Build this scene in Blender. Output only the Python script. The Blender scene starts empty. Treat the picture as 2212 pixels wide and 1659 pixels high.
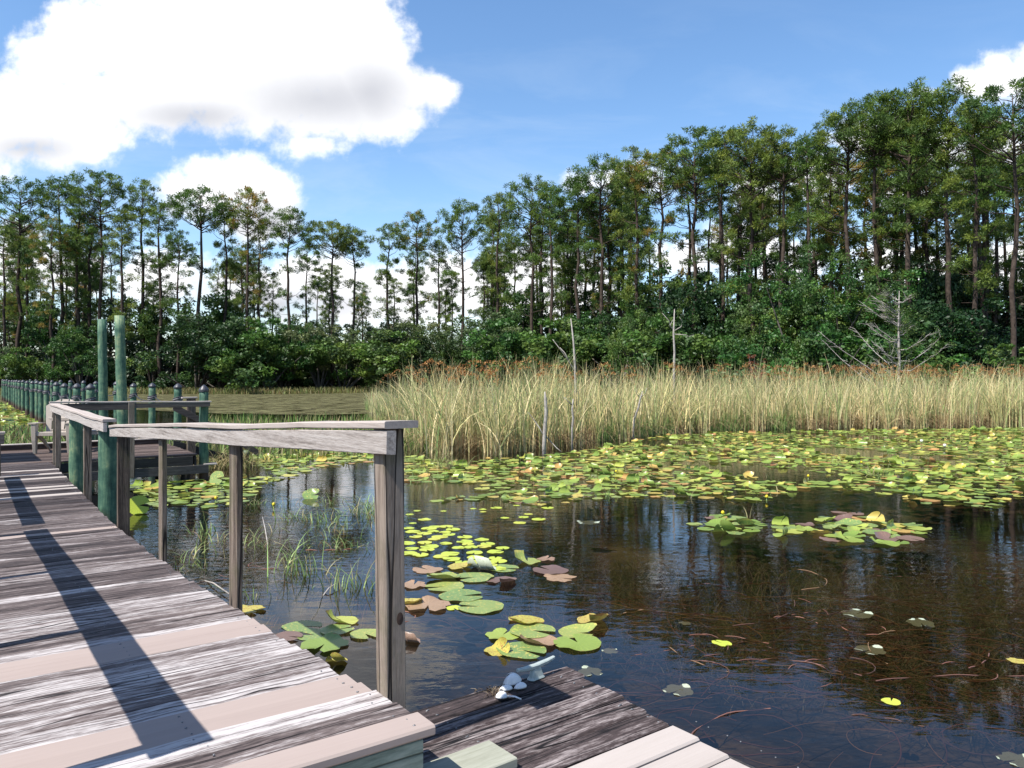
import bpy, math, random
import numpy as np
from mathutils import Vector, Matrix

random.seed(7)
RNG = np.random.default_rng(11)
S = bpy.context.scene
COL = S.collection
pi = math.pi

# ------------------------------------------------------------------ survey frame
# camera stands at (0,0,1.95) looking along +Y; water is z = 0
FL, CX, CY, CZ = 1671.0, 1106.0, 815.0, 1.95


def gp(u, v, z=0.0):
    """point on the horizontal plane z that lies along sight line (u,v)"""
    d = FL * (CZ - z) / (v - CY)
    return ((u - CX) / FL * d, d)


def at(u, d):
    return (u - CX) / FL * d


def hz(v, d):
    return CZ - (v - CY) / FL * d


# ------------------------------------------------------------------ scene helpers
def tag(o, label=None, cat=None, group=None, kind=None):
    if label: o['label'] = label
    if cat: o['category'] = cat
    if group: o['group'] = group
    if kind: o['kind'] = kind
    return o


def empty(name, loc=(0, 0, 0), rz=0.0):
    o = bpy.data.objects.new(name, None)
    o.empty_display_size = 0.2
    o.location = loc
    o.rotation_euler = (0, 0, rz)
    COL.objects.link(o)
    return o


def link(name, me, mats, parent=None, loc=(0, 0, 0)):
    o = bpy.data.objects.new(name, me)
    if not isinstance(mats, (list, tuple)): mats = [mats]
    if len(me.materials) == 0:
        for m in mats: me.materials.append(m)
    o.location = loc
    if parent is not None: o.parent = parent
    COL.objects.link(o)
    return o


def np_mesh(name, V, Q, col=None, smooth=False):
    V = np.asarray(V, dtype=np.float32); Q = np.asarray(Q, dtype=np.int32)
    k = Q.shape[1]
    me = bpy.data.meshes.new(name)
    me.vertices.add(len(V)); me.vertices.foreach_set('co', V.ravel())
    me.loops.add(Q.size); me.loops.foreach_set('vertex_index', Q.ravel())
    me.polygons.add(len(Q)); me.polygons.foreach_set('loop_start', np.arange(0, Q.size, k, dtype=np.int32))
    me.update(calc_edges=True)
    if smooth:
        me.polygons.foreach_set('use_smooth', np.ones(len(Q), dtype=bool))
    if col is not None:
        a = me.color_attributes.new('Col', 'FLOAT_COLOR', 'POINT')
        c = np.ones((len(V), 4), dtype=np.float32); c[:, :3] = col
        a.data.foreach_set('color', c.ravel())
    return me


class MB:
    """collects faces for ONE mesh; rnd is a per-piece random number kept on the points"""
    def __init__(self):
        self.v, self.f, self.m, self.r, self.sm = [], [], [], [], []

    def add(self, vs, fs, mat=0, rnd=0.0, smooth=False):
        b = len(self.v)
        self.v += [tuple(p) for p in vs]; self.r += [rnd] * len(vs)
        for f in fs:
            self.f.append(tuple(i + b for i in f)); self.m.append(mat); self.sm.append(smooth)

    def box(self, c, s, mat=0, rnd=0.0, ch=0.0):
        x, y, z = c; a, b, d = s[0] / 2, s[1] / 2, s[2] / 2
        if ch <= 0:
            vs = [(x + i * a, y + j * b, z + k * d) for k in (-1, 1) for j in (-1, 1) for i in (-1, 1)]
            self.add(vs, [(0, 2, 3, 1), (4, 5, 7, 6), (0, 1, 5, 4), (2, 6, 7, 3), (0, 4, 6, 2), (1, 3, 7, 5)], mat, rnd)
        else:
            ax = int(np.argmax(s))
            p = [[x, y, z], [x, y, z]]; h = s[ax] / 2
            p[0][ax] -= h; p[1][ax] += h
            o = [i for i in range(3) if i != ax]
            self.sweep(p, s[o[0]], s[o[1]], axes=(o[0], o[1]), mat=mat, rnd=rnd, ch=ch)

    def sweep(self, pts, w, h, axes=(0, 2), mat=0, rnd=0.0, ch=0.004, jit=0.0, taper=None):
        """chamfered bar along pts; w measured on axis axes[0], h on axes[1] (local axes); ends slightly eased"""
        prof = []
        a, b = w / 2, h / 2; c = min(ch, a * .45, b * .45)
        for sx, sy, order in ((1, -1, 0), (1, 1, 1), (-1, 1, 0), (-1, -1, 1)):
            p1, p2 = (sx * (a - c), sy * b), (sx * a, sy * (b - c))
            prof += [p1, p2] if order == 0 else [p2, p1]
        n = len(prof); vs = []
        for i, p in enumerate(pts):
            k = 1.0 if taper is None else taper[i]
            for q in prof:
                r = list(p)
                r[axes[0]] += q[0] * k + (random.uniform(-jit, jit) if jit else 0)
                r[axes[1]] += q[1] * k + (random.uniform(-jit, jit) * .5 if jit else 0)
                vs.append(r)
        fs = []
        for i in range(len(pts) - 1):
            for j in range(n):
                fs.append((i * n + j, i * n + (j + 1) % n, (i + 1) * n + (j + 1) % n, (i + 1) * n + j))
        fs.append(tuple(reversed(range(n)))); fs.append(tuple((len(pts) - 1) * n + j for j in range(n)))
        self.add(vs, fs, mat, rnd)

    def tube(self, pts, rad, n=8, mat=0, rnd=0.0, rough=0.0, caps=True, smooth=True):
        P = [Vector(p) for p in pts]; vs = []; fs = []
        up = Vector((0.31, 0.17, 0.93)).normalized()
        for i, p in enumerate(P):
            t = (P[min(i + 1, len(P) - 1)] - P[max(i - 1, 0)])
            t = t.normalized() if t.length > 1e-9 else Vector((0, 0, 1))
            a = t.cross(up)
            if a.length < 1e-3: a = t.cross(Vector((1, 0, 0)))
            a.normalize(); b = t.cross(a)
            r = rad[i] if hasattr(rad, '__len__') else rad
            for k in range(n):
                th = 2 * pi * k / n
                rr = r * (1 + random.uniform(-rough, rough))
                vs.append(p + a * (math.cos(th) * rr) + b * (math.sin(th) * rr))
        for i in range(len(P) - 1):
            for k in range(n):
                fs.append((i * n + k, i * n + (k + 1) % n, (i + 1) * n + (k + 1) % n, (i + 1) * n + k))
        self.add(vs, fs, mat, rnd, smooth)
        if caps:
            b = len(self.v) - len(vs)
            self.f.append(tuple(b + k for k in reversed(range(n)))); self.m.append(mat); self.sm.append(False)
            self.f.append(tuple(b + (len(P) - 1) * n + k for k in range(n))); self.m.append(mat); self.sm.append(False)

    def build(self, name, mats, parent=None, loc=(0, 0, 0)):
        me = bpy.data.meshes.new(name)
        me.from_pydata([tuple(p) for p in self.v], [], self.f)
        if not isinstance(mats, (list, tuple)): mats = [mats]
        for m in mats: me.materials.append(m)
        me.polygons.foreach_set('material_index', np.array(self.m, dtype=np.int32))
        me.polygons.foreach_set('use_smooth', np.array(self.sm, dtype=bool))
        a = me.attributes.new('rnd', 'FLOAT', 'POINT')
        a.data.foreach_set('value', np.array(self.r, dtype=np.float32))
        me.update()
        return link(name, me, mats, parent, loc)


def copy_tree(o, parent=None):
    c = o.copy(); COL.objects.link(c); c.parent = parent
    for ch in KIDS.get(o.name, list(o.children)):
        copy_tree(ch, c)
    return c


KIDS = {}

# ------------------------------------------------------------------ materials
ALB = .78


def al(c): return tuple(q * ALB for q in c)


def newmat(name):
    m = bpy.data.materials.new(name); m.use_nodes = True
    nt = m.node_tree; nt.nodes.clear()
    out = nt.nodes.new('ShaderNodeOutputMaterial')
    return m, nt, out


def node(nt, typ, **kw):
    n = nt.nodes.new(typ)
    for k, v in kw.items():
        if k.startswith('_'):
            setattr(n, k[1:], v)
        else:
            key = int(k[1:]) if k[0] == 'i' and k[1:].isdigit() else k.replace('__', ' ')
            s = n.inputs[key]
            if hasattr(v, 'is_output') or isinstance(v, bpy.types.NodeSocket):
                nt.links.new(v, s)
            else:
                s.default_value = v
    return n


def math_(nt, op, a, b=None, c=None, clamp=False):
    n = nt.nodes.new('ShaderNodeMath'); n.operation = op; n.use_clamp = clamp
    for i, x in enumerate((a, b, c)):
        if x is None: continue
        if isinstance(x, bpy.types.NodeSocket): nt.links.new(x, n.inputs[i])
        else: n.inputs[i].default_value = x
    return n.outputs[0]


def ramp(nt, fac, stops, interp='LINEAR'):
    n = nt.nodes.new('ShaderNodeValToRGB'); cr = n.color_ramp; cr.interpolation = interp
    while len(cr.elements) < len(stops): cr.elements.new(0.5)
    for e, (p, c) in zip(cr.elements, stops):
        e.position = p; e.color = (*c, 1) if len(c) == 3 else c
    nt.links.new(fac, n.inputs[0])
    return n.outputs[0]


def mixc(nt, fac, a, b, mode='MIX'):
    n = nt.nodes.new('ShaderNodeMix'); n.data_type = 'RGBA'; n.blend_type = mode
    for k, x in ((0, fac), (6, a), (7, b)):
        if isinstance(x, bpy.types.NodeSocket): nt.links.new(x, n.inputs[k])
        else: n.inputs[k].default_value = (*x, 1) if isinstance(x, tuple) and len(x) == 3 else x
    return n.outputs[2]


def wood(name, axis, dark, mid, light, low=.38, high=.62, fine=70, coarse=9, along=1.4, rnd_amt=.25, bump=.5, spots=None, moss=None, rings=None, crack=None):
    m, nt, out = newmat(name)
    tc = node(nt, 'ShaderNodeTexCoord')
    at_ = node(nt, 'ShaderNodeAttribute', _attribute_name='rnd')
    off = math_(nt, 'MULTIPLY', at_.outputs['Fac'], 37.0)
    offv = node(nt, 'ShaderNodeCombineXYZ', X=off, Y=off, Z=off)
    add = node(nt, 'ShaderNodeVectorMath', _operation='ADD', i0=tc.outputs['Object'], i1=offv.outputs[0])
    def scaled(f, al):
        sc = [f, f, f]; sc[axis] = al
        return node(nt, 'ShaderNodeVectorMath', _operation='MULTIPLY', i0=add.outputs[0], i1=tuple(sc)).outputs[0]
    n1 = node(nt, 'ShaderNodeTexNoise', Vector=scaled(fine, along * 2.6), Scale=1.0, Detail=6.0, Roughness=.72, Distortion=.25)
    n2 = node(nt, 'ShaderNodeTexNoise', Vector=scaled(coarse, along * .8), Scale=1.0, Detail=5.0, Roughness=.65, Distortion=.6)
    n5 = node(nt, 'ShaderNodeTexNoise', Vector=scaled(fine * 1.7, along * 14), Scale=1.0, Detail=4.0, Roughness=.7)
    a = math_(nt, 'MULTIPLY_ADD', n5.outputs[0], .22, math_(nt, 'MULTIPLY', n1.outputs[0], .38))
    b = math_(nt, 'MULTIPLY_ADD', n2.outputs[0], .40, a)
    if rings:
        wv = node(nt, 'ShaderNodeTexWave', _wave_type='BANDS', _bands_direction='Z' if axis != 2 else 'X', Vector=scaled(rings, rings * .05), Scale=1.0, Distortion=7.0, Detail=2.5)
        wv.inputs['Detail Scale'].default_value = .7
        b = math_(nt, 'MULTIPLY_ADD', wv.outputs['Fac'], .10, math_(nt, 'SUBTRACT', b, .05))
    c = math_(nt, 'MULTIPLY_ADD', at_.outputs['Fac'], rnd_amt, math_(nt, 'SUBTRACT', b, rnd_amt * .5))
    col = ramp(nt, c, [(low, al(dark)), ((low + high) / 2, al(mid)), (high, al(light))])
    if spots:
        n3 = node(nt, 'ShaderNodeTexNoise', Vector=add.outputs[0], Scale=spots[0], Detail=4.0, Roughness=.7)
        f = ramp(nt, n3.outputs[0], [(spots[1], (0, 0, 0)), (spots[1] + .06, (1, 1, 1))])
        col = mixc(nt, f, col, al(spots[2]))
    if moss:
        n4 = node(nt, 'ShaderNodeTexNoise', Vector=add.outputs[0], Scale=2.2, Detail=5.0, Roughness=.7)
        f = ramp(nt, n4.outputs[0], [(.50, (0, 0, 0)), (.72, (.7, .7, .7))])
        col = mixc(nt, f, col, al(moss))
    if crack:
        n6 = node(nt, 'ShaderNodeTexNoise', Vector=scaled(crack, .4), Scale=1.0, Detail=1.5, Roughness=.5)
        d = math_(nt, 'ABSOLUTE', math_(nt, 'SUBTRACT', n6.outputs[0], .5))
        f = ramp(nt, d, [(.004, (1, 1, 1)), (.016, (0, 0, 0))])
        col = mixc(nt, f, col, tuple(q * .35 for q in dark)); b = math_(nt, 'MULTIPLY_ADD', f, -.5, b)
    bp = node(nt, 'ShaderNodeBump', Strength=bump, Distance=.006, Height=b)
    p = node(nt, 'ShaderNodeBsdfPrincipled', Base__Color=col, Roughness=.8, Normal=bp.outputs[0])
    p.inputs['Specular IOR Level'].default_value = .25
    nt.links.new(p.outputs[0], out.inputs[0])
    return m


def plain(name, colr, rough=.7, var=.12, scale=8.0, bump=.0, metal=0.0, spec=.4):
    m, nt, out = newmat(name)
    tc = node(nt, 'ShaderNodeTexCoord')
    n1 = node(nt, 'ShaderNodeTexNoise', Vector=tc.outputs['Object'], Scale=scale, Detail=5.0, Roughness=.6)
    colr = al(colr); lo = tuple(c * (1 - var) for c in colr); hi = tuple(min(1, c * (1 + var)) for c in colr)
    col = ramp(nt, n1.outputs[0], [(.3, lo), (.7, hi)])
    p = node(nt, 'ShaderNodeBsdfPrincipled', Base__Color=col, Roughness=rough, Metallic=metal)
    p.inputs['Specular IOR Level'].default_value = spec
    if bump:
        bp = node(nt, 'ShaderNodeBump', Strength=bump, Distance=.01, Height=n1.outputs[0])
        nt.links.new(bp.outputs[0], p.inputs['Normal'])
    nt.links.new(p.outputs[0], out.inputs[0])
    return m


def foliage(name, mult=(1, 1, 1), trans=.3, rough=.6, spec=.25, objvar=.0):
    """leaf colour comes from each leaf's own 'Col'"""
    m, nt, out = newmat(name)
    a = node(nt, 'ShaderNodeVertexColor', _layer_name='Col')
    col = mixc(nt, 1.0, a.outputs[0], tuple(q * .86 for q in mult), 'MULTIPLY')
    if objvar:
        oi = node(nt, 'ShaderNodeObjectInfo')
        v = math_(nt, 'MULTIPLY_ADD', oi.outputs['Random'], objvar, 1 - objvar / 2)
        h = math_(nt, 'MULTIPLY_ADD', oi.outputs['Random'], -.05, .525)
        hs = node(nt, 'ShaderNodeHueSaturation', Hue=h, Saturation=1.0, Value=v, Color=col)
        col = hs.outputs[0]
    p = node(nt, 'ShaderNodeBsdfPrincipled', Base__Color=col, Roughness=rough)
    p.inputs['Specular IOR Level'].default_value = spec
    t = node(nt, 'ShaderNodeBsdfTranslucent', Color=col)
    mx = node(nt, 'ShaderNodeMixShader', Fac=trans)
    nt.links.new(p.outputs[0], mx.inputs[1]); nt.links.new(t.outputs[0], mx.inputs[2])
    nt.links.new(mx.outputs[0], out.inputs[0])
    return m


M = {}
M['deck'] = wood('weathered deck', 0, (.030, .022, .022), (.142, .112, .106), (.50, .465, .455), .38, .60, 62, 17, 1.5, .17, .9, crack=16)
M['deck_dark'] = wood('brown deck', 0, (.03, .02, .017), (.075, .050, .042), (.16, .118, .10), .36, .64, 60, 12, 1.3, .2, .6)
M['deck_old'] = wood('dark mouldering deck', 0, (.012, .009, .009), (.065, .047, .045), (.36, .31, .30), .385, .61, 55, 15, 1.8, .12, 1.0, crack=14)
M['tan'] = wood('tan composite', 0, (.315, .252, .225), (.35, .283, .253), (.38, .312, .28), .3, .7, 90, 10, .6, .1, .12, spots=(14, .76, (.62, .58, .55)))
M['cream'] = wood('cream board', 0, (.36, .315, .285), (.415, .365, .333), (.45, .40, .37), .3, .7, 60, 10, .6, .1, .15)
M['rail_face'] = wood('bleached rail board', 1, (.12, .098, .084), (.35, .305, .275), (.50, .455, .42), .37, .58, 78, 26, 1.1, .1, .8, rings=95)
M['rail_cap'] = wood('rail cap', 1, (.31, .258, .228), (.42, .36, .322), (.48, .42, .38), .36, .62, 70, 14, .8, .1, .3)
M['rail_end'] = wood('end grain', 2, (.05, .045, .045), (.12, .11, .11), (.2, .19, .19), .36, .64, 80, 20, 40, .2, .6)
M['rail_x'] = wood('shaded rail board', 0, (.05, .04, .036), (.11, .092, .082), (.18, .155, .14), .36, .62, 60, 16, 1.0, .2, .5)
M['post'] = wood('weathered post', 2, (.042, .030, .024), (.155, .117, .092), (.29, .235, .19), .375, .61, 75, 20, 1.1, .14, .9, moss=(.10, .105, .045), crack=13)
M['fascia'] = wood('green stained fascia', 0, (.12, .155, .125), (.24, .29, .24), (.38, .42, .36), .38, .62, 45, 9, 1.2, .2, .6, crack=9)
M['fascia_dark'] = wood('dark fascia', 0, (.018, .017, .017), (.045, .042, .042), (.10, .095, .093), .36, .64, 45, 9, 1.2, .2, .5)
M['pale_board'] = wood('pale green board', 0, (.25, .255, .195), (.33, .335, .27), (.40, .40, .335), .36, .64, 60, 9, 1.2, .1, .3)


def pile_mat():
    m, nt, out = newmat('green stained piling')
    tc = node(nt, 'ShaderNodeTexCoord'); geo = node(nt, 'ShaderNodeNewGeometry'); oi = node(nt, 'ShaderNodeObjectInfo')
    at_ = node(nt, 'ShaderNodeAttribute', _attribute_name='rnd')
    off = math_(nt, 'MULTIPLY', oi.outputs['Random'], 50.)
    offv = node(nt, 'ShaderNodeCombineXYZ', X=off, Y=off, Z=off)
    add = node(nt, 'ShaderNodeVectorMath', _operation='ADD', i0=tc.outputs['Object'], i1=offv.outputs[0])
    v1 = node(nt, 'ShaderNodeVectorMath', _operation='MULTIPLY', i0=add.outputs[0], i1=(38, 38, 3.5))
    n1 = node(nt, 'ShaderNodeTexNoise', Vector=v1.outputs[0], Scale=1., Detail=5., Roughness=.65)
    n2 = node(nt, 'ShaderNodeTexNoise', Vector=add.outputs[0], Scale=5., Detail=5., Roughness=.7)
    k = math_(nt, 'MULTIPLY_ADD', n1.outputs[0], .45, math_(nt, 'MULTIPLY', n2.outputs[0], .55))
    k = math_(nt, 'MULTIPLY_ADD', math_(nt, 'SUBTRACT', oi.outputs['Random'], .5), .08, k)
    col = ramp(nt, k, [(.33, (.014, .040, .029)), (.45, (.036, .090, .060)), (.55, (.082, .150, .092)), (.67, (.23, .265, .135))])
    sp = node(nt, 'ShaderNodeSeparateXYZ', Vector=geo.outputs['Position'])
    zz = math_(nt, 'MULTIPLY_ADD', n2.outputs[0], .35, sp.outputs['Z'])
    wet = ramp(nt, zz, [(.38, (1, 1, 1)), (.62, (0, 0, 0))])
    col = mixc(nt, wet, col, (.055, .032, .022))
    bp = node(nt, 'ShaderNodeBump', Strength=.7, Distance=.012, Height=k)
    p = node(nt, 'ShaderNodeBsdfPrincipled', Base__Color=col, Roughness=.62, Normal=bp.outputs[0])
    p.inputs['Specular IOR Level'].default_value = .3
    nt.links.new(p.outputs[0], out.inputs[0])
    return m


M['pile'] = pile_mat()
M['cap'] = plain('black rubber cap', (.032, .034, .042), .42, .2, 14, .1, 0, .5)
M['rope_dark'] = plain('dark rope', (.02, .021, .028), .7, .3, 60, .3)
M['rope'] = plain('pale rope', (.30, .29, .29), .8, .25, 60, .3)
M['chair'] = plain('taupe resin', (.43, .365, .305), .45, .05, 5, 0, 0, .45)
M['galv'] = plain('weathered galvanised', (.40, .45, .42), .5, .15, 30, .15, .1, .5)
M['knot'] = plain('dark knot', (.045, .024, .016), .8, .3, 60)
M['nail'] = plain('nail heads', (.20, .20, .21), .5, .2, 30, 0, .4)
M['shell'] = plain('bleached shell', (.80, .80, .80), .55, .1, 40, .15)
M['shell_dark'] = plain('dry weed', (.14, .11, .07), .9, .4, 40, .2)
M['bone'] = plain('dead grey wood', (.34, .31, .28), .85, .35, 14, .4)
M['bark'] = plain('pine bark', (.066, .049, .039), .9, .5, 3.5, .6, 0, .15)
M['bark_grey'] = plain('grey bark', (.12, .105, .09), .9, .4, 4, .5, 0, .15)
M['soil'] = plain('leaf litter', (.075, .055, .032), .95, .5, .6, .3, 0, .1)
M['dark_wall'] = plain('dark shed wall', (.03, .024, .02), .8, .3, 3)
M['pale_roof'] = plain('pale roof', (.42, .41, .41), .6, .1, 3)
M['canvas'] = plain('shadow caster canvas', (.05, .10, .09), .8, .1, 3)
M['pine'] = foliage('pine needles', (1.75, 1.6, 1.2), .42, .55, .3, .35)
M['leaf'] = foliage('broad leaves', (1.02, .97, .84), .34, .5, .35, .4)
M['blade'] = foliage('grass blades', (1, 1, 1), .3, .6, .25)
M['plume'] = foliage('seed plumes', (1, 1, 1), .25, .8, .1)
M['strand'] = foliage('weed strands', (1, 1, 1), .1, .5, .4)


def pad_mat(name, stops, spot=(.24, .13, .05), spotth=.66, rough=.34, trans=.18):
    m, nt, out = newmat(name)
    tc = node(nt, 'ShaderNodeAttribute', _attribute_name='leaf'); oi = node(nt, 'ShaderNodeObjectInfo')
    at_ = node(nt, 'ShaderNodeAttribute', _attribute_name='rnd')
    r = math_(nt, 'FRACT', math_(nt, 'ADD', oi.outputs['Random'], at_.outputs['Fac']))
    off = math_(nt, 'MULTIPLY', r, 80.)
    offv = node(nt, 'ShaderNodeCombineXYZ', X=off, Y=off, Z=off)
    add = node(nt, 'ShaderNodeVectorMath', _operation='ADD', i0=tc.outputs['Vector'], i1=offv.outputs[0])
    base = ramp(nt, r, [(p_, tuple(q * .84 for q in c_)) for p_, c_ in stops])
    n1 = node(nt, 'ShaderNodeTexNoise', Vector=add.outputs[0], Scale=7., Detail=5., Roughness=.65)
    n2 = node(nt, 'ShaderNodeTexNoise', Vector=add.outputs[0], Scale=16., Detail=3., Roughness=.6)
    sx = node(nt, 'ShaderNodeSeparateXYZ', Vector=tc.outputs['Vector'])
    an = math_(nt, 'ARCTAN2', sx.outputs['Y'], sx.outputs['X'])
    ve = math_(nt, 'SINE', math_(nt, 'MULTIPLY_ADD', an, 11.0, math_(nt, 'MULTIPLY', n2.outputs[0], 2.0)))
    ve = math_(nt, 'POWER', math_(nt, 'ABSOLUTE', ve), 10.0)
    v = math_(nt, 'MULTIPLY_ADD', n2.outputs[0], .5, .75)
    v = math_(nt, 'MULTIPLY_ADD', ve, .14, v)
    base = mixc(nt, 1., base, node(nt, 'ShaderNodeCombineXYZ', X=v, Y=v, Z=v).outputs[0], 'MULTIPLY')
    ra = node(nt, 'ShaderNodeVectorMath', _operation='LENGTH', i0=tc.outputs['Vector'])
    rim = math_(nt, 'MULTIPLY_ADD', n1.outputs[0], .6, ra.outputs['Value'])
    rf = ramp(nt, math_(nt, 'MULTIPLY', rim, .5), [(.63, (0, 0, 0)), (.70, (.85, .85, .85))])
    base = mixc(nt, rf, base, tuple(q * 1.15 for q in spot))
    f = ramp(nt, n1.outputs[0], [(spotth, (0, 0, 0)), (spotth + .05, (1, 1, 1))])
    col = mixc(nt, f, base, spot)
    p = node(nt, 'ShaderNodeBsdfPrincipled', Base__Color=col, Roughness=rough)
    p.inputs['Specular IOR Level'].default_value = .35
    t = node(nt, 'ShaderNodeBsdfTranslucent', Color=col)
    mx = node(nt, 'ShaderNodeMixShader', Fac=trans)
    nt.links.new(p.outputs[0], mx.inputs[1]); nt.links.new(t.outputs[0], mx.inputs[2])
    nt.links.new(mx.outputs[0], out.inputs[0])
    return m


M['pad'] = pad_mat('lily pad', [(0, (.15, .235, .05)), (.3, (.22, .305, .06)), (.6, (.32, .39, .08)), (.8, (.42, .43, .09)), (.92, (.52, .38, .10)), (1, (.42, .21, .09))])
M['pad_green'] = pad_mat('fresh lily pad', [(0, (.16, .25, .08)), (.5, (.21, .29, .09)), (1, (.29, .34, .09))], (.45, .38, .10), .57)
M['pad_lime'] = pad_mat('lime floating leaf', [(0, (.44, .53, .06)), (.6, (.50, .57, .07)), (1, (.52, .52, .08))], (.45, .28, .06), .70)
M['pad_brown'] = pad_mat('withered lily pad', [(0, (.30, .19, .13)), (.5, (.35, .23, .14)), (1, (.27, .18, .135))], (.14, .07, .04), .6)
M['pad_purple'] = pad_mat('purplish lily pad', [(0, (.16, .10, .085)), (1, (.22, .14, .11))], (.1, .06, .04), .66)
M['pad_yellow'] = pad_mat('yellowing lily pad', [(0, (.42, .38, .07)), (.5, (.50, .42, .10)), (1, (.40, .30, .08))], (.28, .13, .05), .55)
M['pad_pale'] = pad_mat('pale leaf scrap', [(0, (.40, .46, .34)), (1, (.50, .52, .40))], (.3, .32, .2), .58)
M['flower'] = plain('yellow flower', (.72, .58, .03), .5, .1, 30)
M['petal'] = plain('white petal', (.78, .78, .68), .5, .05, 30)

# ------------------------------------------------------------------ camera, light, sky
SUN_AZ = (.749, .663)              # way the light travels on the ground
SUN_EL = math.radians(56.5)
cam = bpy.data.cameras.new('camera'); co = bpy.data.objects.new('camera', cam); COL.objects.link(co)
co.location = (0, 0, CZ); co.rotation_euler = (pi / 2, 0, 0)
cam.sensor_width = 36; cam.lens = 36 * FL / 2212; cam.shift_y = -14.5 / 2212
cam.clip_start = .05; cam.clip_end = 3000
S.camera = co
sun = bpy.data.lights.new('sun', 'SUN'); so = bpy.data.objects.new('sun', sun); COL.objects.link(so)
sun.energy = 5.0; sun.angle = math.radians(.5); sun.color = (1, .955, .89)
L = Vector((SUN_AZ[0] * math.cos(SUN_EL), SUN_AZ[1] * math.cos(SUN_EL), -math.sin(SUN_EL)))
so.rotation_euler = L.to_track_quat('-Z', 'Y').to_euler(); so.location = (-20, -20, 40)

W = bpy.data.worlds.new('World'); S.world = W; W.use_nodes = True
nt = W.node_tree; nt.nodes.clear()
wout = nt.nodes.new('ShaderNodeOutputWorld'); bg = nt.nodes.new('ShaderNodeBackground')
nt.links.new(bg.outputs[0], wout.inputs[0])
sky = nt.nodes.new('ShaderNodeTexSky'); sky.sky_type = 'NISHITA'; sky.sun_disc = False
sky.sun_elevation = SUN_EL; sky.sun_rotation = math.atan2(-SUN_AZ[0], -SUN_AZ[1])
sky.air_density = 1.0; sky.dust_density = .6; sky.ozone_density = 2.2; sky.altitude = 0
SKY_STRENGTH = .115
bg.inputs[1].default_value = SKY_STRENGTH
tc = nt.nodes.new('ShaderNodeTexCoord')
sp = node(nt, 'ShaderNodeSeparateXYZ', Vector=tc.outputs['Generated'])
yy = math_(nt, 'MAXIMUM', sp.outputs['Y'], .03)
uu = math_(nt, 'DIVIDE', sp.outputs['X'], yy); vv = math_(nt, 'DIVIDE', sp.outputs['Z'], yy)
uv = node(nt, 'ShaderNodeCombineXYZ', X=uu, Y=vv, Z=0.0).outputs[0]
nA = node(nt, 'ShaderNodeTexNoise', Vector=uv, Scale=7.5, Detail=8., Roughness=.56)
nB = node(nt, 'ShaderNodeTexNoise', Vector=uv, Scale=30., Detail=7., Roughness=.6)


def blob_field(blobs, soft=False):
    acc = None
    for (px, py, rx, ry) in blobs:
        c = ((px - CX) / FL, (CY - py) / FL, 0); r = (FL / rx, FL / ry, 0)
        d = node(nt, 'ShaderNodeVectorMath', _operation='SUBTRACT', i0=uv, i1=c)
        d = node(nt, 'ShaderNodeVectorMath', _operation='MULTIPLY', i0=d.outputs[0], i1=r)
        l = node(nt, 'ShaderNodeVectorMath', _operation='LENGTH', i0=d.outputs[0])
        k = 1.0 if soft else (min(rx, ry) * .65 + 18) / FL
        g = math_(nt, 'MULTIPLY_ADD', l.outputs['Value'], -k, k)
        acc = g if acc is None else math_(nt, 'MAXIMUM', acc, g)
    return acc


CLOUDS = [(-30, 290, 120, 95), (60, 250, 130, 95), (180, 260, 130, 95), (110, 130, 95, 62), (190, 90, 110, 85), (330, 90, 170, 130), (500, 60, 220, 150),
          (680, 60, 190, 160), (780, 110, 110, 110), (330, 215, 200, 85), (560, 200, 230, 95), (760, 205, 150, 85), (870, 190, 75, 60), (935, 198, 52, 38),
          (830, 250, 90, 50), (690, 265, 110, 55), (680, 312, 78, 38), (40, 330, 110, 38), (195, 330, 50, 25),
          (470, 405, 125, 62), (560, 415, 72, 58), (395, 405, 66, 36), (520, 370, 60, 36), (430, 378, 50, 36),
          (40, 560, 75, 75), (140, 590, 120, 50), (330, 600, 90, 60), (560, 620, 160, 70), (700, 610, 90, 70), (800, 640, 200, 70), (960, 620, 170, 75), (1150, 620, 200, 90), (560, 480, 70, 60),
          (1250, 395, 60, 26), (1370, 390, 90, 40), (1480, 560, 110, 40), (1640, 420, 60, 50), (1760, 390, 80, 60), (1590, 540, 90, 50), (1900, 300, 110, 40),
          (2030, 320, 120, 50), (2160, 320, 110, 48), (1940, 430, 70, 40), (2180, 560, 90, 70), (1700, 560, 100, 60), (1960, 570, 120, 60),
          (2170, 160, 62, 48), (2230, 150, 70, 60), (2085, 172, 36, 22), (2000, 200, 30, 12), (2120, 185, 60, 26)]
f = blob_field(CLOUDS)
f = math_(nt, 'ADD', f, math_(nt, 'MULTIPLY_ADD', nA.outputs[0], .070, -.035))
f = math_(nt, 'ADD', f, math_(nt, 'MULTIPLY_ADD', nB.outputs[0], .036, -.018))
mr = node(nt, 'ShaderNodeMapRange', _interpolation_type='SMOOTHSTEP', Value=f); mr.inputs[1].default_value = -.010; mr.inputs[2].default_value = .017
front = math_(nt, 'GREATER_THAN', sp.outputs['Y'], .05)
cl = math_(nt, 'MULTIPLY', mr.outputs[0], front)
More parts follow.
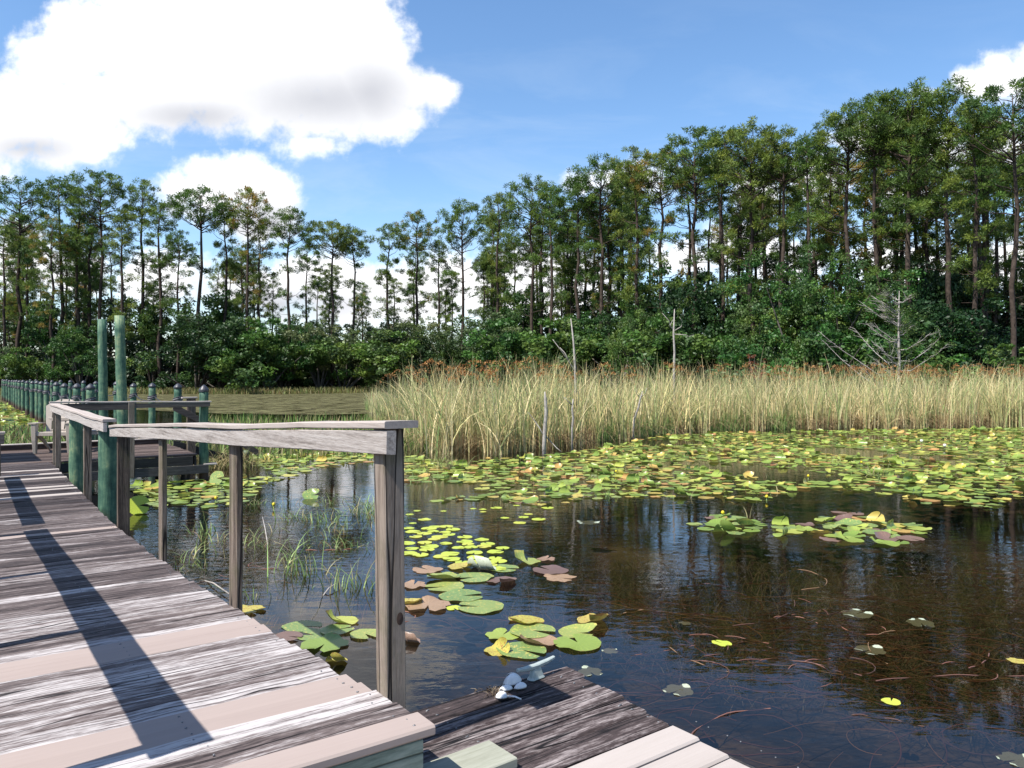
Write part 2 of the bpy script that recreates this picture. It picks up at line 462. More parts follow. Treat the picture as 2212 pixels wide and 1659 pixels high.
# thin cirrus
cv = node(nt, 'ShaderNodeVectorMath', _operation='MULTIPLY', i0=uv, i1=(2.2, 9.0, 1))
nC = node(nt, 'ShaderNodeTexNoise', Vector=cv.outputs[0], Scale=1.3, Detail=6., Roughness=.6, Distortion=.5)
ci = ramp(nt, nC.outputs[0], [(.46, (0, 0, 0)), (.75, (.42, .42, .42))])
ciL = node(nt, 'ShaderNodeMapRange', Value=vv); ciL.inputs[1].default_value = .52; ciL.inputs[2].default_value = .22
ci = math_(nt, 'MULTIPLY', math_(nt, 'MULTIPLY', ci, ciL.outputs[0]), front)
sh = blob_field([(690, 215, 300, 105), (800, 200, 150, 110), (420, 250, 240, 60), (560, 480, 120, 60), (60, 320, 160, 50), (2110, 340, 130, 60), (600, 660, 300, 60)], True)
sh = math_(nt, 'ADD', sh, math_(nt, 'MULTIPLY_ADD', nA.outputs[0], .6, -.30))
shm = node(nt, 'ShaderNodeMapRange', _interpolation_type='SMOOTHSTEP', Value=sh); shm.inputs[1].default_value = -.35; shm.inputs[2].default_value = 1.15
hs = node(nt, 'ShaderNodeHueSaturation', Hue=.500, Saturation=1.14, Value=1.0, Color=sky.outputs[0])
k = 1.0 / SKY_STRENGTH
ccol = mixc(nt, shm.outputs[0], (.71 * k, .712 * k, .72 * k), (.37 * k, .378 * k, .41 * k))
col = mixc(nt, ci, hs.outputs[0], (.40 * k, .475 * k, .57 * k))
col = mixc(nt, cl, col, ccol)
nt.links.new(col, bg.inputs[0])

S.view_settings.view_transform = 'Standard'; S.view_settings.look = 'None'; S.view_settings.gamma = 1
S.view_settings.exposure = .93
S.cycles.use_denoising = True
S.cycles.max_bounces = 6; S.cycles.diffuse_bounces = 2; S.cycles.glossy_bounces = 3; S.cycles.transparent_max_bounces = 12; S.cycles.transmission_bounces = 3
S.cycles.caustics_reflective = False; S.cycles.caustics_refractive = False
S.cycles.sample_clamp_indirect = 4.0

# ------------------------------------------------------------------ water and ground
def water_mat():
    m, nt, out = newmat('pond water')
    tc = node(nt, 'ShaderNodeTexCoord')
    v1 = node(nt, 'ShaderNodeVectorMath', _operation='MULTIPLY', i0=tc.outputs['Object'], i1=(2.2, 4.5, 1))
    n1 = node(nt, 'ShaderNodeTexNoise', Vector=v1.outputs[0], Scale=1.6, Detail=3.5, Roughness=.5, Distortion=.3)
    n2 = node(nt, 'ShaderNodeTexNoise', Vector=tc.outputs['Object'], Scale=.35, Detail=2., Roughness=.5)
    amp = ramp(nt, n2.outputs[0], [(.35, (.15, .15, .15)), (.65, (1, 1, 1))])
    hgt = math_(nt, 'MULTIPLY', n1.outputs[0], amp)
    bp = node(nt, 'ShaderNodeBump', Strength=.26, Distance=.018, Height=hgt)
    fr = node(nt, 'ShaderNodeFresnel', IOR=1.33, Normal=bp.outputs[0])
    tr = node(nt, 'ShaderNodeBsdfTransparent', Color=(.43, .39, .33, 1))
    gl = node(nt, 'ShaderNodeBsdfGlossy', Color=(1, 1, 1, 1), Roughness=.02, Normal=bp.outputs[0])
    mx = node(nt, 'ShaderNodeMixShader', Fac=fr.outputs[0])
    nt.links.new(tr.outputs[0], mx.inputs[1]); nt.links.new(gl.outputs[0], mx.inputs[2])
    nt.links.new(mx.outputs[0], out.inputs[0])
    return m


def bed_mat():
    m, nt, out = newmat('pond bed')
    tc = node(nt, 'ShaderNodeTexCoord')
    n1 = node(nt, 'ShaderNodeTexNoise', Vector=tc.outputs['Object'], Scale=.55, Detail=4., Roughness=.55, Distortion=.6)
    v = node(nt, 'ShaderNodeVectorMath', _operation='MULTIPLY', i0=tc.outputs['Object'], i1=(9, 16, 1))
    n2 = node(nt, 'ShaderNodeTexNoise', Vector=v.outputs[0], Scale=1., Detail=6., Roughness=.72, Distortion=1.2)
    k = math_(nt, 'MULTIPLY_ADD', n1.outputs[0], .62, math_(nt, 'MULTIPLY', n2.outputs[0], .38))
    col = ramp(nt, k, [(.38, (.008, .010, .014)), (.47, (.040, .033, .024)), (.56, (.11, .082, .052)), (.68, (.20, .16, .105))])
    p = node(nt, 'ShaderNodeBsdfPrincipled', Base__Color=col, Roughness=.9)
    p.inputs['Specular IOR Level'].default_value = .1
    nt.links.new(p.outputs[0], out.inputs[0])
    return m


def sheet(name, z, x0, x1, y0, y1, mat, n=1):
    xs = np.linspace(x0, x1, n + 1); ys = np.linspace(y0, y1, n + 1)
    V = [(x, y, z) for y in ys for x in xs]
    Q = [(j * (n + 1) + i, j * (n + 1) + i + 1, (j + 1) * (n + 1) + i + 1, (j + 1) * (n + 1) + i) for j in range(n) for i in range(n)]
    o = link(name, np_mesh(name, V, Q), mat)
    return tag(o, kind='structure')


sheet('water', 0.0, -220, 220, -60, 240, water_mat())
sheet('pond_bed', -.42, -230, 230, -70, 250, bed_mat())

SH_U = [-900, -400, 0, 300, 600, 760, 860, 1000, 1200, 1400, 1600, 1800, 2000, 2212, 2700]
SH_D = [70, 88, 95, 96, 96, 102, 112, 110, 95, 80, 69, 61, 55, 51, 44]


def shore(u): return float(np.interp(u, SH_U, SH_D))


def build_land():
    us = np.linspace(-900, 2700, 73); offs = [-6, -2.5, 0, 2, 5, 10, 30, 90, 400]
    zs = [-.6, -.12, .08, .22, .32, .40, .7, 1.5, 3.0]
    V, Q = [], []
    for u in us:
        d = shore(u); ang = math.atan((u - CX) / FL)
        base = Vector((math.tan(ang) * d, d, 0)); dr = Vector((math.sin(ang), math.cos(ang), 0))
        for o, z in zip(offs, zs):
            p = base + dr * o
            V.append((p.x, p.y, z + (random.uniform(-.05, .05) if o > 0 else 0)))
    n = len(offs)
    for i in range(len(us) - 1):
        for j in range(n - 1):
            Q.append((i * n + j, (i + 1) * n + j, (i + 1) * n + j + 1, i * n + j + 1))
    o = link('ground', np_mesh('ground', V, Q, None, True), M['soil'])
    tag(o, kind='structure')


build_land()

# ------------------------------------------------------------------ vectorised foliage pieces
def unit(n, rng):
    v = rng.normal(size=(n, 3)); v /= np.linalg.norm(v, axis=1, keepdims=True)
    return v


def leaves(cent, rad, n, size, rng, cols, aspect=.6, shell=.45, flat=1.0):
    """n leaf quads in each clump"""
    k = len(cent); N = k * n
    c = np.repeat(np.asarray(cent, float), n, 0); r = np.repeat(np.asarray(rad, float), n)[:, None]
    d = unit(N, rng); d[:, 2] *= flat
    rr = (shell + (1 - shell) * rng.random((N, 1))) ** .8
    p = c + d * r * rr
    a = unit(N, rng); a = a + d * .4; a /= np.linalg.norm(a, axis=1, keepdims=True)
    b = np.cross(a, unit(N, rng)); b /= np.linalg.norm(b, axis=1, keepdims=True) + 1e-9
    s = size * rng.uniform(.6, 1.3, (N, 1))
    V = np.stack([p - a * s * .5, p + b * s * aspect * .5, p + a * s * .5, p - b * s * aspect * .5], 1).reshape(-1, 3)
    Q = np.arange(N * 4).reshape(-1, 4)
    ci = rng.integers(0, len(cols), k)
    cc = np.asarray(cols)[ci] * rng.uniform(.75, 1.25, (k, 1))
    C = np.repeat(cc, n, 0) * rng.uniform(.75, 1.25, (N, 1))
    return V, Q, np.repeat(C, 4, 0)


def needles(cent, rad, n, length, width, rng, cols, up=.35):
    k = len(cent); N = k * n
    c = np.repeat(np.asarray(cent, float), n, 0); r = np.repeat(np.asarray(rad, float), n)[:, None]
    q = unit(N, rng)
    p = c + q * r * (rng.random((N, 1)) ** .5) * np.array([1, 1, .75])
    d = q + unit(N, rng) * .7 + np.array([0, 0, up]); d /= np.linalg.norm(d, axis=1, keepdims=True)
    b = np.cross(d, unit(N, rng)); b /= np.linalg.norm(b, axis=1, keepdims=True) + 1e-9
    l = length * rng.uniform(.6, 1.25, (N, 1)); w = width * rng.uniform(.7, 1.3, (N, 1))
    V = np.stack([p - b * w * .5, p + b * w * .5, p + d * l + b * w * .2, p + d * l - b * w * .2], 1).reshape(-1, 3)
    Q = np.arange(N * 4).reshape(-1, 4)
    ci = rng.integers(0, len(cols), k)
    cc = np.asarray(cols)[ci] * rng.uniform(.75, 1.25, (k, 1))
    C = np.repeat(cc, n, 0) * rng.uniform(.75, 1.25, (N, 1))
    return V, Q, np.repeat(C, 4, 0)


def blades(base, h, lean, az, width, rng, cols, seg=4, droop=.35, tip=.15):
    """arching grass blades: base (N,2 or 3), heights, lean amount"""
    N = len(base); base = np.asarray(base, float)
    if base.shape[1] == 2: base = np.concatenate([base, np.zeros((N, 1))], 1)
    h = np.broadcast_to(np.asarray(h, float), (N,)); lean = np.broadcast_to(np.asarray(lean, float), (N,))
    dx, dy = np.cos(az), np.sin(az)
    fa = rng.uniform(0, pi, N)
    sx, sy = np.cos(fa), np.sin(fa)
    w = np.broadcast_to(np.asarray(width, float), (N,))
    T = np.linspace(0, 1, seg + 1)
    rows = []
    for t in T:
        out = lean * h * (t ** 1.8)
        zz = h * (t - droop * lean * t ** 3)
        ww = w * (1 - (1 - tip) * t ** 1.5) * .5
        c = base + np.stack([dx * out, dy * out, zz], 1)
        o = np.stack([sx * ww, sy * ww, np.zeros(N)], 1)
        rows += [c - o, c + o]
    V = np.stack(rows, 1).reshape(-1, 3)
    m = 2 * (seg + 1); b0 = np.arange(N)[:, None] * m
    Q = np.concatenate([b0 + np.array([[2 * i, 2 * i + 1, 2 * i + 3, 2 * i + 2]]) for i in range(seg)], 0)
    C = np.asarray(cols)[rng.integers(0, len(cols), N)] * rng.uniform(.6, 1.3, (N, 1))
    return V, Q, np.repeat(C, m, 0)


def join(parts):
    V, Q, C, o = [], [], [], 0
    for v, q, c in parts:
        V.append(v); Q.append(q + o); C.append(c); o += len(v)
    return np.concatenate(V), np.concatenate(Q), np.concatenate(C)


# ------------------------------------------------------------------ pines
PINE_COLS = [(.058, .105, .022), (.078, .130, .028), (.042, .082, .022), (.095, .140, .028), (.060, .105, .036)]
PINE_BROWN = PINE_COLS + [(.16, .14, .04), (.15, .12, .035)]


def pine_variant(seed, zc, rx, rz, nends, nstray, zs, slen, cols=PINE_COLS, lean=0.0):
    """26 m pine: boughs climb to a domed head, a few lower boughs carry tufts of their own"""
    rng = np.random.default_rng(seed); rr = random.Random(seed)
    H = 26.0; mb = MB()
    sway = [(rr.uniform(-.22, .22) + lean * H * t ** 1.5, rr.uniform(-.22, .22)) for t in np.linspace(0, 1, 9)]
    sway[0] = (0, 0); top = zc + rz * .72
    axis = [Vector((sx, sy, top * i / 8)) for i, (sx, sy) in enumerate(sway)]

    def P(z):
        x = max(0, min(7.999, z / top * 8)); i = int(x)
        return axis[i].lerp(axis[i + 1], x - i)
    mb.tube(axis, [.25, .235, .22, .205, .19, .165, .13, .085, .03], 7, rough=.06)
    cent, rad = [], []

    def bough(e, z0, nc, sp):
        p0 = P(z0); m = p0.lerp(e, .5) + Vector((rr.uniform(-.2, .2), rr.uniform(-.2, .2), -.18 * (e - p0).length * .5))
        ln = (e - p0).length
        mb.tube([p0, p0.lerp(m, .5) + Vector((0, 0, .05)), m, m.lerp(e, .55), e], [.022 + .012 * ln, .020 + .009 * ln, .020 + .005 * ln, .022, .014], 5, caps=False)
        for _ in range(nc):
            c = e + Vector((rr.gauss(0, sp), rr.gauss(0, sp), rr.gauss(.1, sp * .5)))
            if rr.random() < .5:
                b0 = m.lerp(e, rr.uniform(.3, 1)); mb.tube([b0, b0.lerp(c, .5) + Vector((0, 0, -.06)), c], [.022, .016, .01], 4, caps=False)
            cent.append(c); rad.append(rr.uniform(.24, .47))
    for i in range(nends):                           # domed head
        q = (i + .5) / nends; cz = 1 - 1.62 * q; az = i * 2.39996 + rr.uniform(-.35, .35)
        f = math.sqrt(max(0, 1 - cz * cz)) * rr.uniform(.62, 1.14)
        ez = zc + rz * cz * rr.uniform(.88, 1.03); ctr = P(min(ez, top))
        e = Vector((ctr.x + math.cos(az) * f * rx, ctr.y + math.sin(az) * f * rx, ez))
        bough(e, max(zc - rz * rr.uniform(.7, 1.35), min(top * .985, ez - (.3 + .75 * f * rx * rr.uniform(.3, 1.2)))), rr.randint(3, 6), .44)
    for i in range(nstray):
        z = rr.uniform(*zs); az = rr.uniform(0, 2 * pi); ln = slen * rr.uniform(.45, 1.1); p = P(z)
        e = p + Vector((math.cos(az) * ln, math.sin(az) * ln, ln * rr.uniform(.1, .5)))
        bough(e, z - rr.uniform(0, .5), rr.randint(3, 5), .40)
    for _ in range(5):                              # dead stubs on the bare bole
        z = rr.uniform(5, zs[0] + 3); az = rr.uniform(0, 2 * pi); p0 = P(z); ln = rr.uniform(.5, 1.6)
        mb.tube([p0, p0 + Vector((math.cos(az) * ln, math.sin(az) * ln, rr.uniform(-.2, .5)))], [.035, .012], 4, caps=False)
    V, Q, C = needles([tuple(c) for c in cent], rad, 52, .26, .072, rng, cols, .25)
    return mb, np_mesh('crown', V, Q, C)


VAR = []
specs = [(1, 22.9, 2.5, 2.9, 28, 8, (12, 20), 2.3), (2, 23.0, 2.1, 2.8, 19, 18, (9, 20), 2.2), (3, 23.3, 3.3, 2.6, 34, 6, (13, 20), 2.7),
         (4, 23.4, 1.7, 2.5, 14, 20, (9, 21), 1.8), (5, 22.9, 3.7, 3.0, 36, 11, (11, 20), 3.2), (6, 22.4, 1.8, 3.4, 20, 16, (8, 19), 1.8),
         (7, 22.6, 3.0, 3.2, 32, 12, (10, 19), 2.7, PINE_BROWN), (8, 24.0, 1.9, 1.9, 16, 6, (13, 21), 2.0), (9, 21.4, 2.4, 4.4, 34, 18, (7, 17), 2.3, PINE_BROWN),
         (10, 22.2, 3.3, 3.7, 40, 15, (9, 18), 3.0), (11, 21.8, 1.6, 3.9, 18, 18, (7, 18), 1.8)]
for s in specs:
    mbk, crown = pine_variant(*s)
    VAR.append((mbk, crown))
PROTO = {}


def pine(u, d, ytop, var, label, group='pines of the wood round the pond', rot=None, zb=.35, ztop=None):
    ztop = hz(ytop, d) if ztop is None else ztop
    sc = (ztop - zb) / 26.0
    x = at(u, d); rz = random.uniform(0, 2 * pi) if rot is None else rot
    if var not in PROTO:
        r = empty('pine_tree')
        mbk, crown = VAR[var]
        t = mbk.build('trunk', M['bark'], r)
        c = link('crown', crown, M['pine'], r)
        PROTO[var] = r; KIDS[r.name] = [t, c]
    else:
        p = PROTO[var]; r = p.copy(); COL.objects.link(r)
        for ch in KIDS[p.name]:
            q = ch.copy(); COL.objects.link(q); q.parent = r
    wide = 1.0 + random.uniform(-.06, .12)
    r.location = (x, d, zb); r.scale = (sc * wide, sc * wide, sc); r.rotation_euler = (0, 0, rz)
    tag(r, label, 'pine tree', group)
    return r


FRONT = [  # u, top, variant, depth behind the shore, label
    (8, 490, 1, 4, 'dark mid-height pine cut off by the left edge of the picture'),
    (42, 392, 4, 7, 'tall spreading pine with long bare trunk near the left edge'),
    (112, 470, 8, 4, 'bushy shorter pine in front of two tall slim pines at the left'),
    (132, 388, 7, 9, 'slim pine with small round crown, left of the two tall pilings'),
    (168, 408, 3, 8, 'loose narrow pine between the round-topped slim pine and the tallest left pine'),
    (217, 374, 4, 7, 'tallest pine of the left wood, broad ragged crown above the two tall pilings'),
    (262, 455, 5, 5, 'narrow dark pine just right of the tallest left pine'),
    (306, 390, 5, 8, 'ragged spire-topped pine against the left side of the small cloud'),
    (345, 436, 3, 6, 'pale slender pine in front of the small white cloud'),
    (385, 500, 1, 5, 'lower full pine left of the broad dome-crowned pine'),
    (432, 407, 2, 6, 'dome-crowned pine with clean straight trunk in front of small cloud'),
    (487, 448, 3, 9, 'thin pine tucked between the dome-crowned pine and the twin-topped pine'),
    (537, 408, 6, 6, 'ragged twin-topped pine at the right side of the small cloud'),
    (560, 470, 10, 9, 'dark narrow pine half hidden behind the ragged twin-topped pine'),
    (624, 448, 0, 4, 'round-headed pine standing free right of the small cloud'),
    (718, 480, 2, 4, 'left one of the close pair of umbrella-shaped pines in the gap'),
    (764, 490, 0, 4, 'right one of the close pair of umbrella-shaped pines in the gap'),
    (838, 486, 3, 4, 'thin leafy pine with low boughs, first right of the gap'),
    (900, 460, 6, 5, 'brown-tinged broad pine right of the gap in the wood'),
    (948, 520, 5, 6, 'slim shorter pine between the brown-tinged and the dense round pine'),
    (1000, 436, 9, 4, 'dense round-headed pine at the centre, above the rail end'),
    (1075, 420, 1, 5, 'airy pine with pale stems right of the dense central pine'),
    (1150, 384, 9, 6, 'full high-crowned pine left of the forked pine'),
    (1190, 402, 3, 4, 'thin bare-stemmed pine in front of the full high-crowned pine'),
    (1248, 380, 0, 4, 'forked dark-limbed pine above the leaning dead snag'),
    (1300, 340, 9, 6, 'pine whose top first rises well above the cloud line at the right wood'),
    (1375, 322, 1, 5, 'open-crowned pine with white cloud showing through its middle'),
    (1430, 330, 6, 7, 'brownish open pine left of the wide dark pine group'),
    (1500, 282, 9, 5, 'wide dark pine above the thin white snag'),
    (1562, 278, 0, 6, 'straight pine in the middle of the right wood'),
    (1622, 272, 9, 5, 'full-headed pine at the peak of the dark group on the right'),
    (1690, 282, 2, 5, 'flat-headed pine left of the broken-topped stem'),
    (1748, 300, 7, 4, 'pine with a bare leaning trunk beside the bright sky gap'),
    (1832, 240, 4, 5, 'leaning wide-limbed pine right of the bright sky gap'),
    (1892, 214, 2, 5, 'tall pine with a bent trunk over the large round oak'),
    (1962, 192, 9, 5, 'tall dark pine directly behind the bare grey cypress'),
    (2048, 192, 4, 6, 'wide flat-topped pine below the small cloud at upper right'),
    (2108, 225, 1, 4, 'open pine between the wide flat-topped pine and the right edge'),
    (2190, 182, 4, 3, 'thick-trunked pine at the right edge, tallest in the picture'),
]
for (u, yt, va, off, lab) in FRONT:
    pine(u, shore(u) + off, yt, va, lab, 'front pines of the wood round the pond')
TOP_U = [p[0] for p in FRONT]; TOP_Y = [p[1] for p in FRONT]
rb = random.Random(21)
BACKLAB = {'l': ('slender pine in the crowded back rows of the left wood', 'back rows of pines, left wood'),
           'm': ('slender pine in the thin back row beyond the gap', 'back row of pines beyond the gap'),
           'r': ('slender pine in the crowded back rows of the right wood', 'back rows of pines, right wood')}
for i in range(128):
    if i < 34: u, sec = rb.uniform(-60, 600), 'l'
    elif i < 48: u, sec = rb.uniform(600, 1060), 'm'
    else: u, sec = rb.uniform(1040, 2260), 'r'
    d = shore(u) + rb.uniform(9, 30)
    y0 = float(np.interp(u, TOP_U, TOP_Y))
    y = y0 + (rb.uniform(50, 210) if sec == 'l' else rb.uniform(25, 190)) if sec != 'm' else y0 + rb.uniform(60, 160)
    pine(u, d, y, rb.choice([1, 3, 5, 8, 10, 3, 5, 10, 7]), BACKLAB[sec][0], BACKLAB[sec][1])

# ------------------------------------------------------------------ broadleaf trees and bushes
LEAF_COLS = [(.060, .145, .030), (.080, .175, .036), (.048, .115, .030), (.105, .185, .040), (.066, .130, .045)]
PALE_COLS = [(.12, .18, .07), (.10, .155, .065), (.15, .19, .09), (.085, .135, .05)]


def broad_variant(seed, w, h, nclump, cols, leaf=.24, per=52, low=True):
    rng = np.random.default_rng(seed); rr = random.Random(seed); mb = MB()
    cent, rad = [], []
    lobes = [(Vector((rr.uniform(-.45, .45) * w, rr.uniform(-.45, .45) * w, rr.uniform(.25 if low else .4, .8) * h)), rr.uniform(.22, .4)) for _ in range(9)]
    for lc, lr in lobes:
        base = Vector((lc.x * .08, lc.y * .08, h * .05))
        mb.tube([Vector((0, 0, -.3)) + base * .2, base.lerp(lc, .5) + Vector((rr.uniform(-.2, .2), rr.uniform(-.2, .2), 0)), lc], [.035 * h * .5, .014 * h * .6, .02], 5, caps=False)
    for i in range(nclump):
        lc, lr = lobes[i % len(lobes)]
        v = Vector((rr.gauss(0, 1), rr.gauss(0, 1), rr.gauss(0, 1))).normalized()
        s = rr.uniform(.55, 1.05)
        c = lc + Vector((v.x * w * lr * s, v.y * w * lr * s, v.z * h * lr * .72 * s))
        if c.z < .15: c.z = rr.uniform(.15, .5)
        cent.append(tuple(c)); rad.append(rr.uniform(.3, .62) * (w / 6) ** .5)
    V, Q, C = leaves(cent, rad, per, leaf, rng, cols, .62, .35, .75)
    return mb, np_mesh('crown', V, Q, C)


BVAR = {'bush': broad_variant(31, 5.0, 4.2, 120, LEAF_COLS, .19, 80), 'oak': broad_variant(32, 9.0, 10.0, 230, LEAF_COLS, .20, 100),
        'tall': broad_variant(33, 5.5, 8.0, 150, LEAF_COLS, .19, 85), 'pale': broad_variant(34, 6.5, 7.0, 150, PALE_COLS, .19, 80),
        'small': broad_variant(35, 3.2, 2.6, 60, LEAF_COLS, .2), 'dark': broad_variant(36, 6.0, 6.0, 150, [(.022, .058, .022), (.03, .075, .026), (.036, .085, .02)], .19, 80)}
BPROTO = {}


def broad(u, d, ytop, kind, label, group='leafy trees under the pines', wide=1.0, name='broadleaf_tree', cat='tree', zb=.25):
    mbk, cr = BVAR[kind]; h0 = max(v.co.z for v in cr.vertices)
    sc = (hz(ytop, d) - zb) / h0
    if kind not in BPROTO:
        r = empty(name); t = mbk.build('trunk', M['bark_grey'], r); c = link('crown', cr, M['leaf'], r)
        BPROTO[kind] = r; KIDS[r.name] = [t, c]
    else:
        p = BPROTO[kind]; r = p.copy(); r.name = name; COL.objects.link(r)
        for ch in KIDS[p.name]:
            q = ch.copy(); COL.objects.link(q); q.parent = r
    r.location = (at(u, d), d, zb); r.scale = (sc * wide, sc * wide, sc); r.rotation_euler = (0, 0, random.uniform(0, 2 * pi))
    return tag(r, label, cat, group)


BROAD = [
    (30, 3, 765, 'pale', 'grey-green bush behind the rope pilings at the far left', 1.0),
    (75, 4, 750, 'bush', 'soft green bush behind the rope pilings, left of the bright small tree', 1.1),
    (175, 2, 700, 'tall', 'bright green small tree left of the tall pilings', 1.0),
    (245, 5, 770, 'dark', 'dark low bush showing between the two tall pilings', 1.0),
    (425, 2, 672, 'dark', 'big dark shrub on the shore under the dome-crowned pine', 1.25),
    (480, 6, 700, 'dark', 'shaded bush right of the big dark shrub', 1.0),
    (575, 1, 722, 'bush', 'low glossy bush at the water edge, left of the grass bank middle', 1.35),
    (610, 5, 670, 'oak', 'light green tree in front of the round-headed pine', .8),
    (545, 6, 690, 'bush', 'mid green bush between the dark shrub and the light green tree', 1.1),
    (690, 3, 680, 'pale', 'dry-twigged pale tree left of the pair of umbrella pines', 1.0),
    (740, 2, 712, 'bush', 'green thicket bush under the pair of umbrella pines', 1.3),
    (800, 4, 680, 'pale', 'pale oak in the distance of the gap', 1.2),
    (820, 1, 770, 'bush', 'low shore bush beside the left end of the reed bed', 1.2),
    (905, 2, 675, 'pale', 'drooping pale tree behind the left end of the reeds', 1.1),
    (955, 1, 715, 'dark', 'dark bush behind the rust-coloured plumes at the reed end', 1.1),
    (1065, 2, 655, 'pale', 'silvery green tree behind the reeds at the centre', 1.2),
    (1100, -3, 752, 'small', 'small bright shrub just behind the reeds left of the dead snags', 1.4),
    (1185, 2, 690, 'bush', 'green bush behind the leaning dead snag', 1.2),
    (1280, 1, 670, 'tall', 'leafy green tree right of the leaning dead snag', 1.3),
    (1345, 1, 680, 'bush', 'spreading green bush left of the thin white snag', 1.35),
    (1420, 0, 640, 'oak', 'dark rounded tree behind the thin white snag', .75),
    (1500, 0, 715, 'dark', 'dark bush right of the thin white snag', 1.3),
    (1570, 0, 680, 'bush', 'green bush behind the red-leaved shrub', 1.2),
    (1650, 1, 650, 'tall', 'leafy tree on the left flank of the large round oak', 1.2),
    (1740, -2, 535, 'oak', 'large round oak filling the middle of the right wood', .95),
    (1830, 1, 548, 'oak', 'tall green oak crown between the bent pine and the large round oak', .8),
    (1790, -4, 690, 'bush', 'green bush at the foot of the large round oak', 1.5),
    (1900, 3, 625, 'tall', 'shaded leafy tree behind the bare grey cypress', 1.4),
    (1980, 2, 645, 'dark', 'dark tree right of the bare grey cypress', 1.3),
    (2060, 6, 690, 'dark', 'dark undergrowth bush under the wide flat-topped pine', 1.3),
    (2190, -2, 715, 'bush', 'deep green bush at the right edge under the thick-trunked pine', 1.3),
    (2120, 6, 705, 'dark', 'dark shrub left of the thick-trunked pine at the right edge', 1.2),
]
BROAD += [
    (120, 8, 655, 'tall', 'mid-height green tree between the trunks left of the tall pilings', .8),
    (330, 9, 640, 'tall', 'mid-height dark-leaved tree behind the trunks right of the tall pilings', .8),
    (500, 10, 625, 'tall', 'mid-height tree filling the trunks behind the big dark shrub', .9),
    (1125, 8, 615, 'tall', 'mid-height tree among the trunks left of the leaning dead snag', .9),
    (1390, 8, 590, 'tall', 'mid-height tree among the trunks left of the thin white snag', .9),
    (1530, 9, 575, 'dark', 'tall shaded tree among the trunks right of the thin white snag', .8),
    (1610, 7, 590, 'tall', 'mid-height tree among the trunks left of the large round oak', .8),
    (1960, 9, 560, 'dark', 'tall shaded tree high behind the bare grey cypress', .8),
    (2090, 9, 580, 'dark', 'tall shaded tree among the trunks at the far right', .8),
]
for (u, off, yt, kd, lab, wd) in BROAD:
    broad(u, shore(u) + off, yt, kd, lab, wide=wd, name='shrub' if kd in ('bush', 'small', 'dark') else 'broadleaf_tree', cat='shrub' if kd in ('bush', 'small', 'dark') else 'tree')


def far_wood():
    """the wood behind: one mass of leaf clumps"""
    rng = np.random.default_rng(77); cent, rad = [], []
    N = 7600
    us = rng.uniform(-700, 2500, N)
    for k, u in enumerate(us):
        d = shore(u) + rng.uniform(13, 44)
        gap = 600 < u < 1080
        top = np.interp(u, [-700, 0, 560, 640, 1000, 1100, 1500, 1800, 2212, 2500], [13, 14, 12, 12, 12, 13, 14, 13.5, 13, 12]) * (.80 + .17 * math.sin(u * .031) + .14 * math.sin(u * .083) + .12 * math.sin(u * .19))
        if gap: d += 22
        z = top * rng.random() ** .8
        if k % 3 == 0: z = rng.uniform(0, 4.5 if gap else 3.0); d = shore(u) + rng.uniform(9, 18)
        x = at(u, d); cent.append((x, d, z + .3)); rad.append(rng.uniform(.9, 1.8))
    cols = [(.034, .062, .022), (.046, .082, .028), (.028, .050, .020), (.065, .095, .040), (.060, .055, .030)]
    V, Q, C = leaves(cent, rad, 44, .48, rng, cols, .65, .25, .8)
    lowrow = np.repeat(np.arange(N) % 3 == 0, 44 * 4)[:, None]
    C = np.where(lowrow, C * .55, C)  # low row's leaf colour darkened, painting in the shade between the trunks
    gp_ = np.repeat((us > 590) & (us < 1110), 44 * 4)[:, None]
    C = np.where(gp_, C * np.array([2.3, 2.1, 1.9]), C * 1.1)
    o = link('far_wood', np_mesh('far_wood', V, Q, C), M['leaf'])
    tag(o, 'mass of leafy undergrowth and trees filling the wood behind the pines', 'woodland', kind='stuff')


far_wood()


# ------------------------------------------------------------------ reeds
REED_U = [795, 820, 850, 880, 920, 1000, 1100, 1200, 1350, 1500, 1700, 2000, 2212, 2500]
REED_D = [46, 36, 28.5, 23.5, 20.6, 19.9, 20.0, 21.6, 24.8, 27.6, 29.4, 29.9, 31, 32]
STRAW = [(.70, .58, .28), (.60, .54, .25), (.76, .66, .38), (.50, .49, .22), (.64, .49, .25), (.42, .44, .19), (.74, .61, .34)]
GREENISH = [(.27, .36, .13), (.34, .40, .16)]


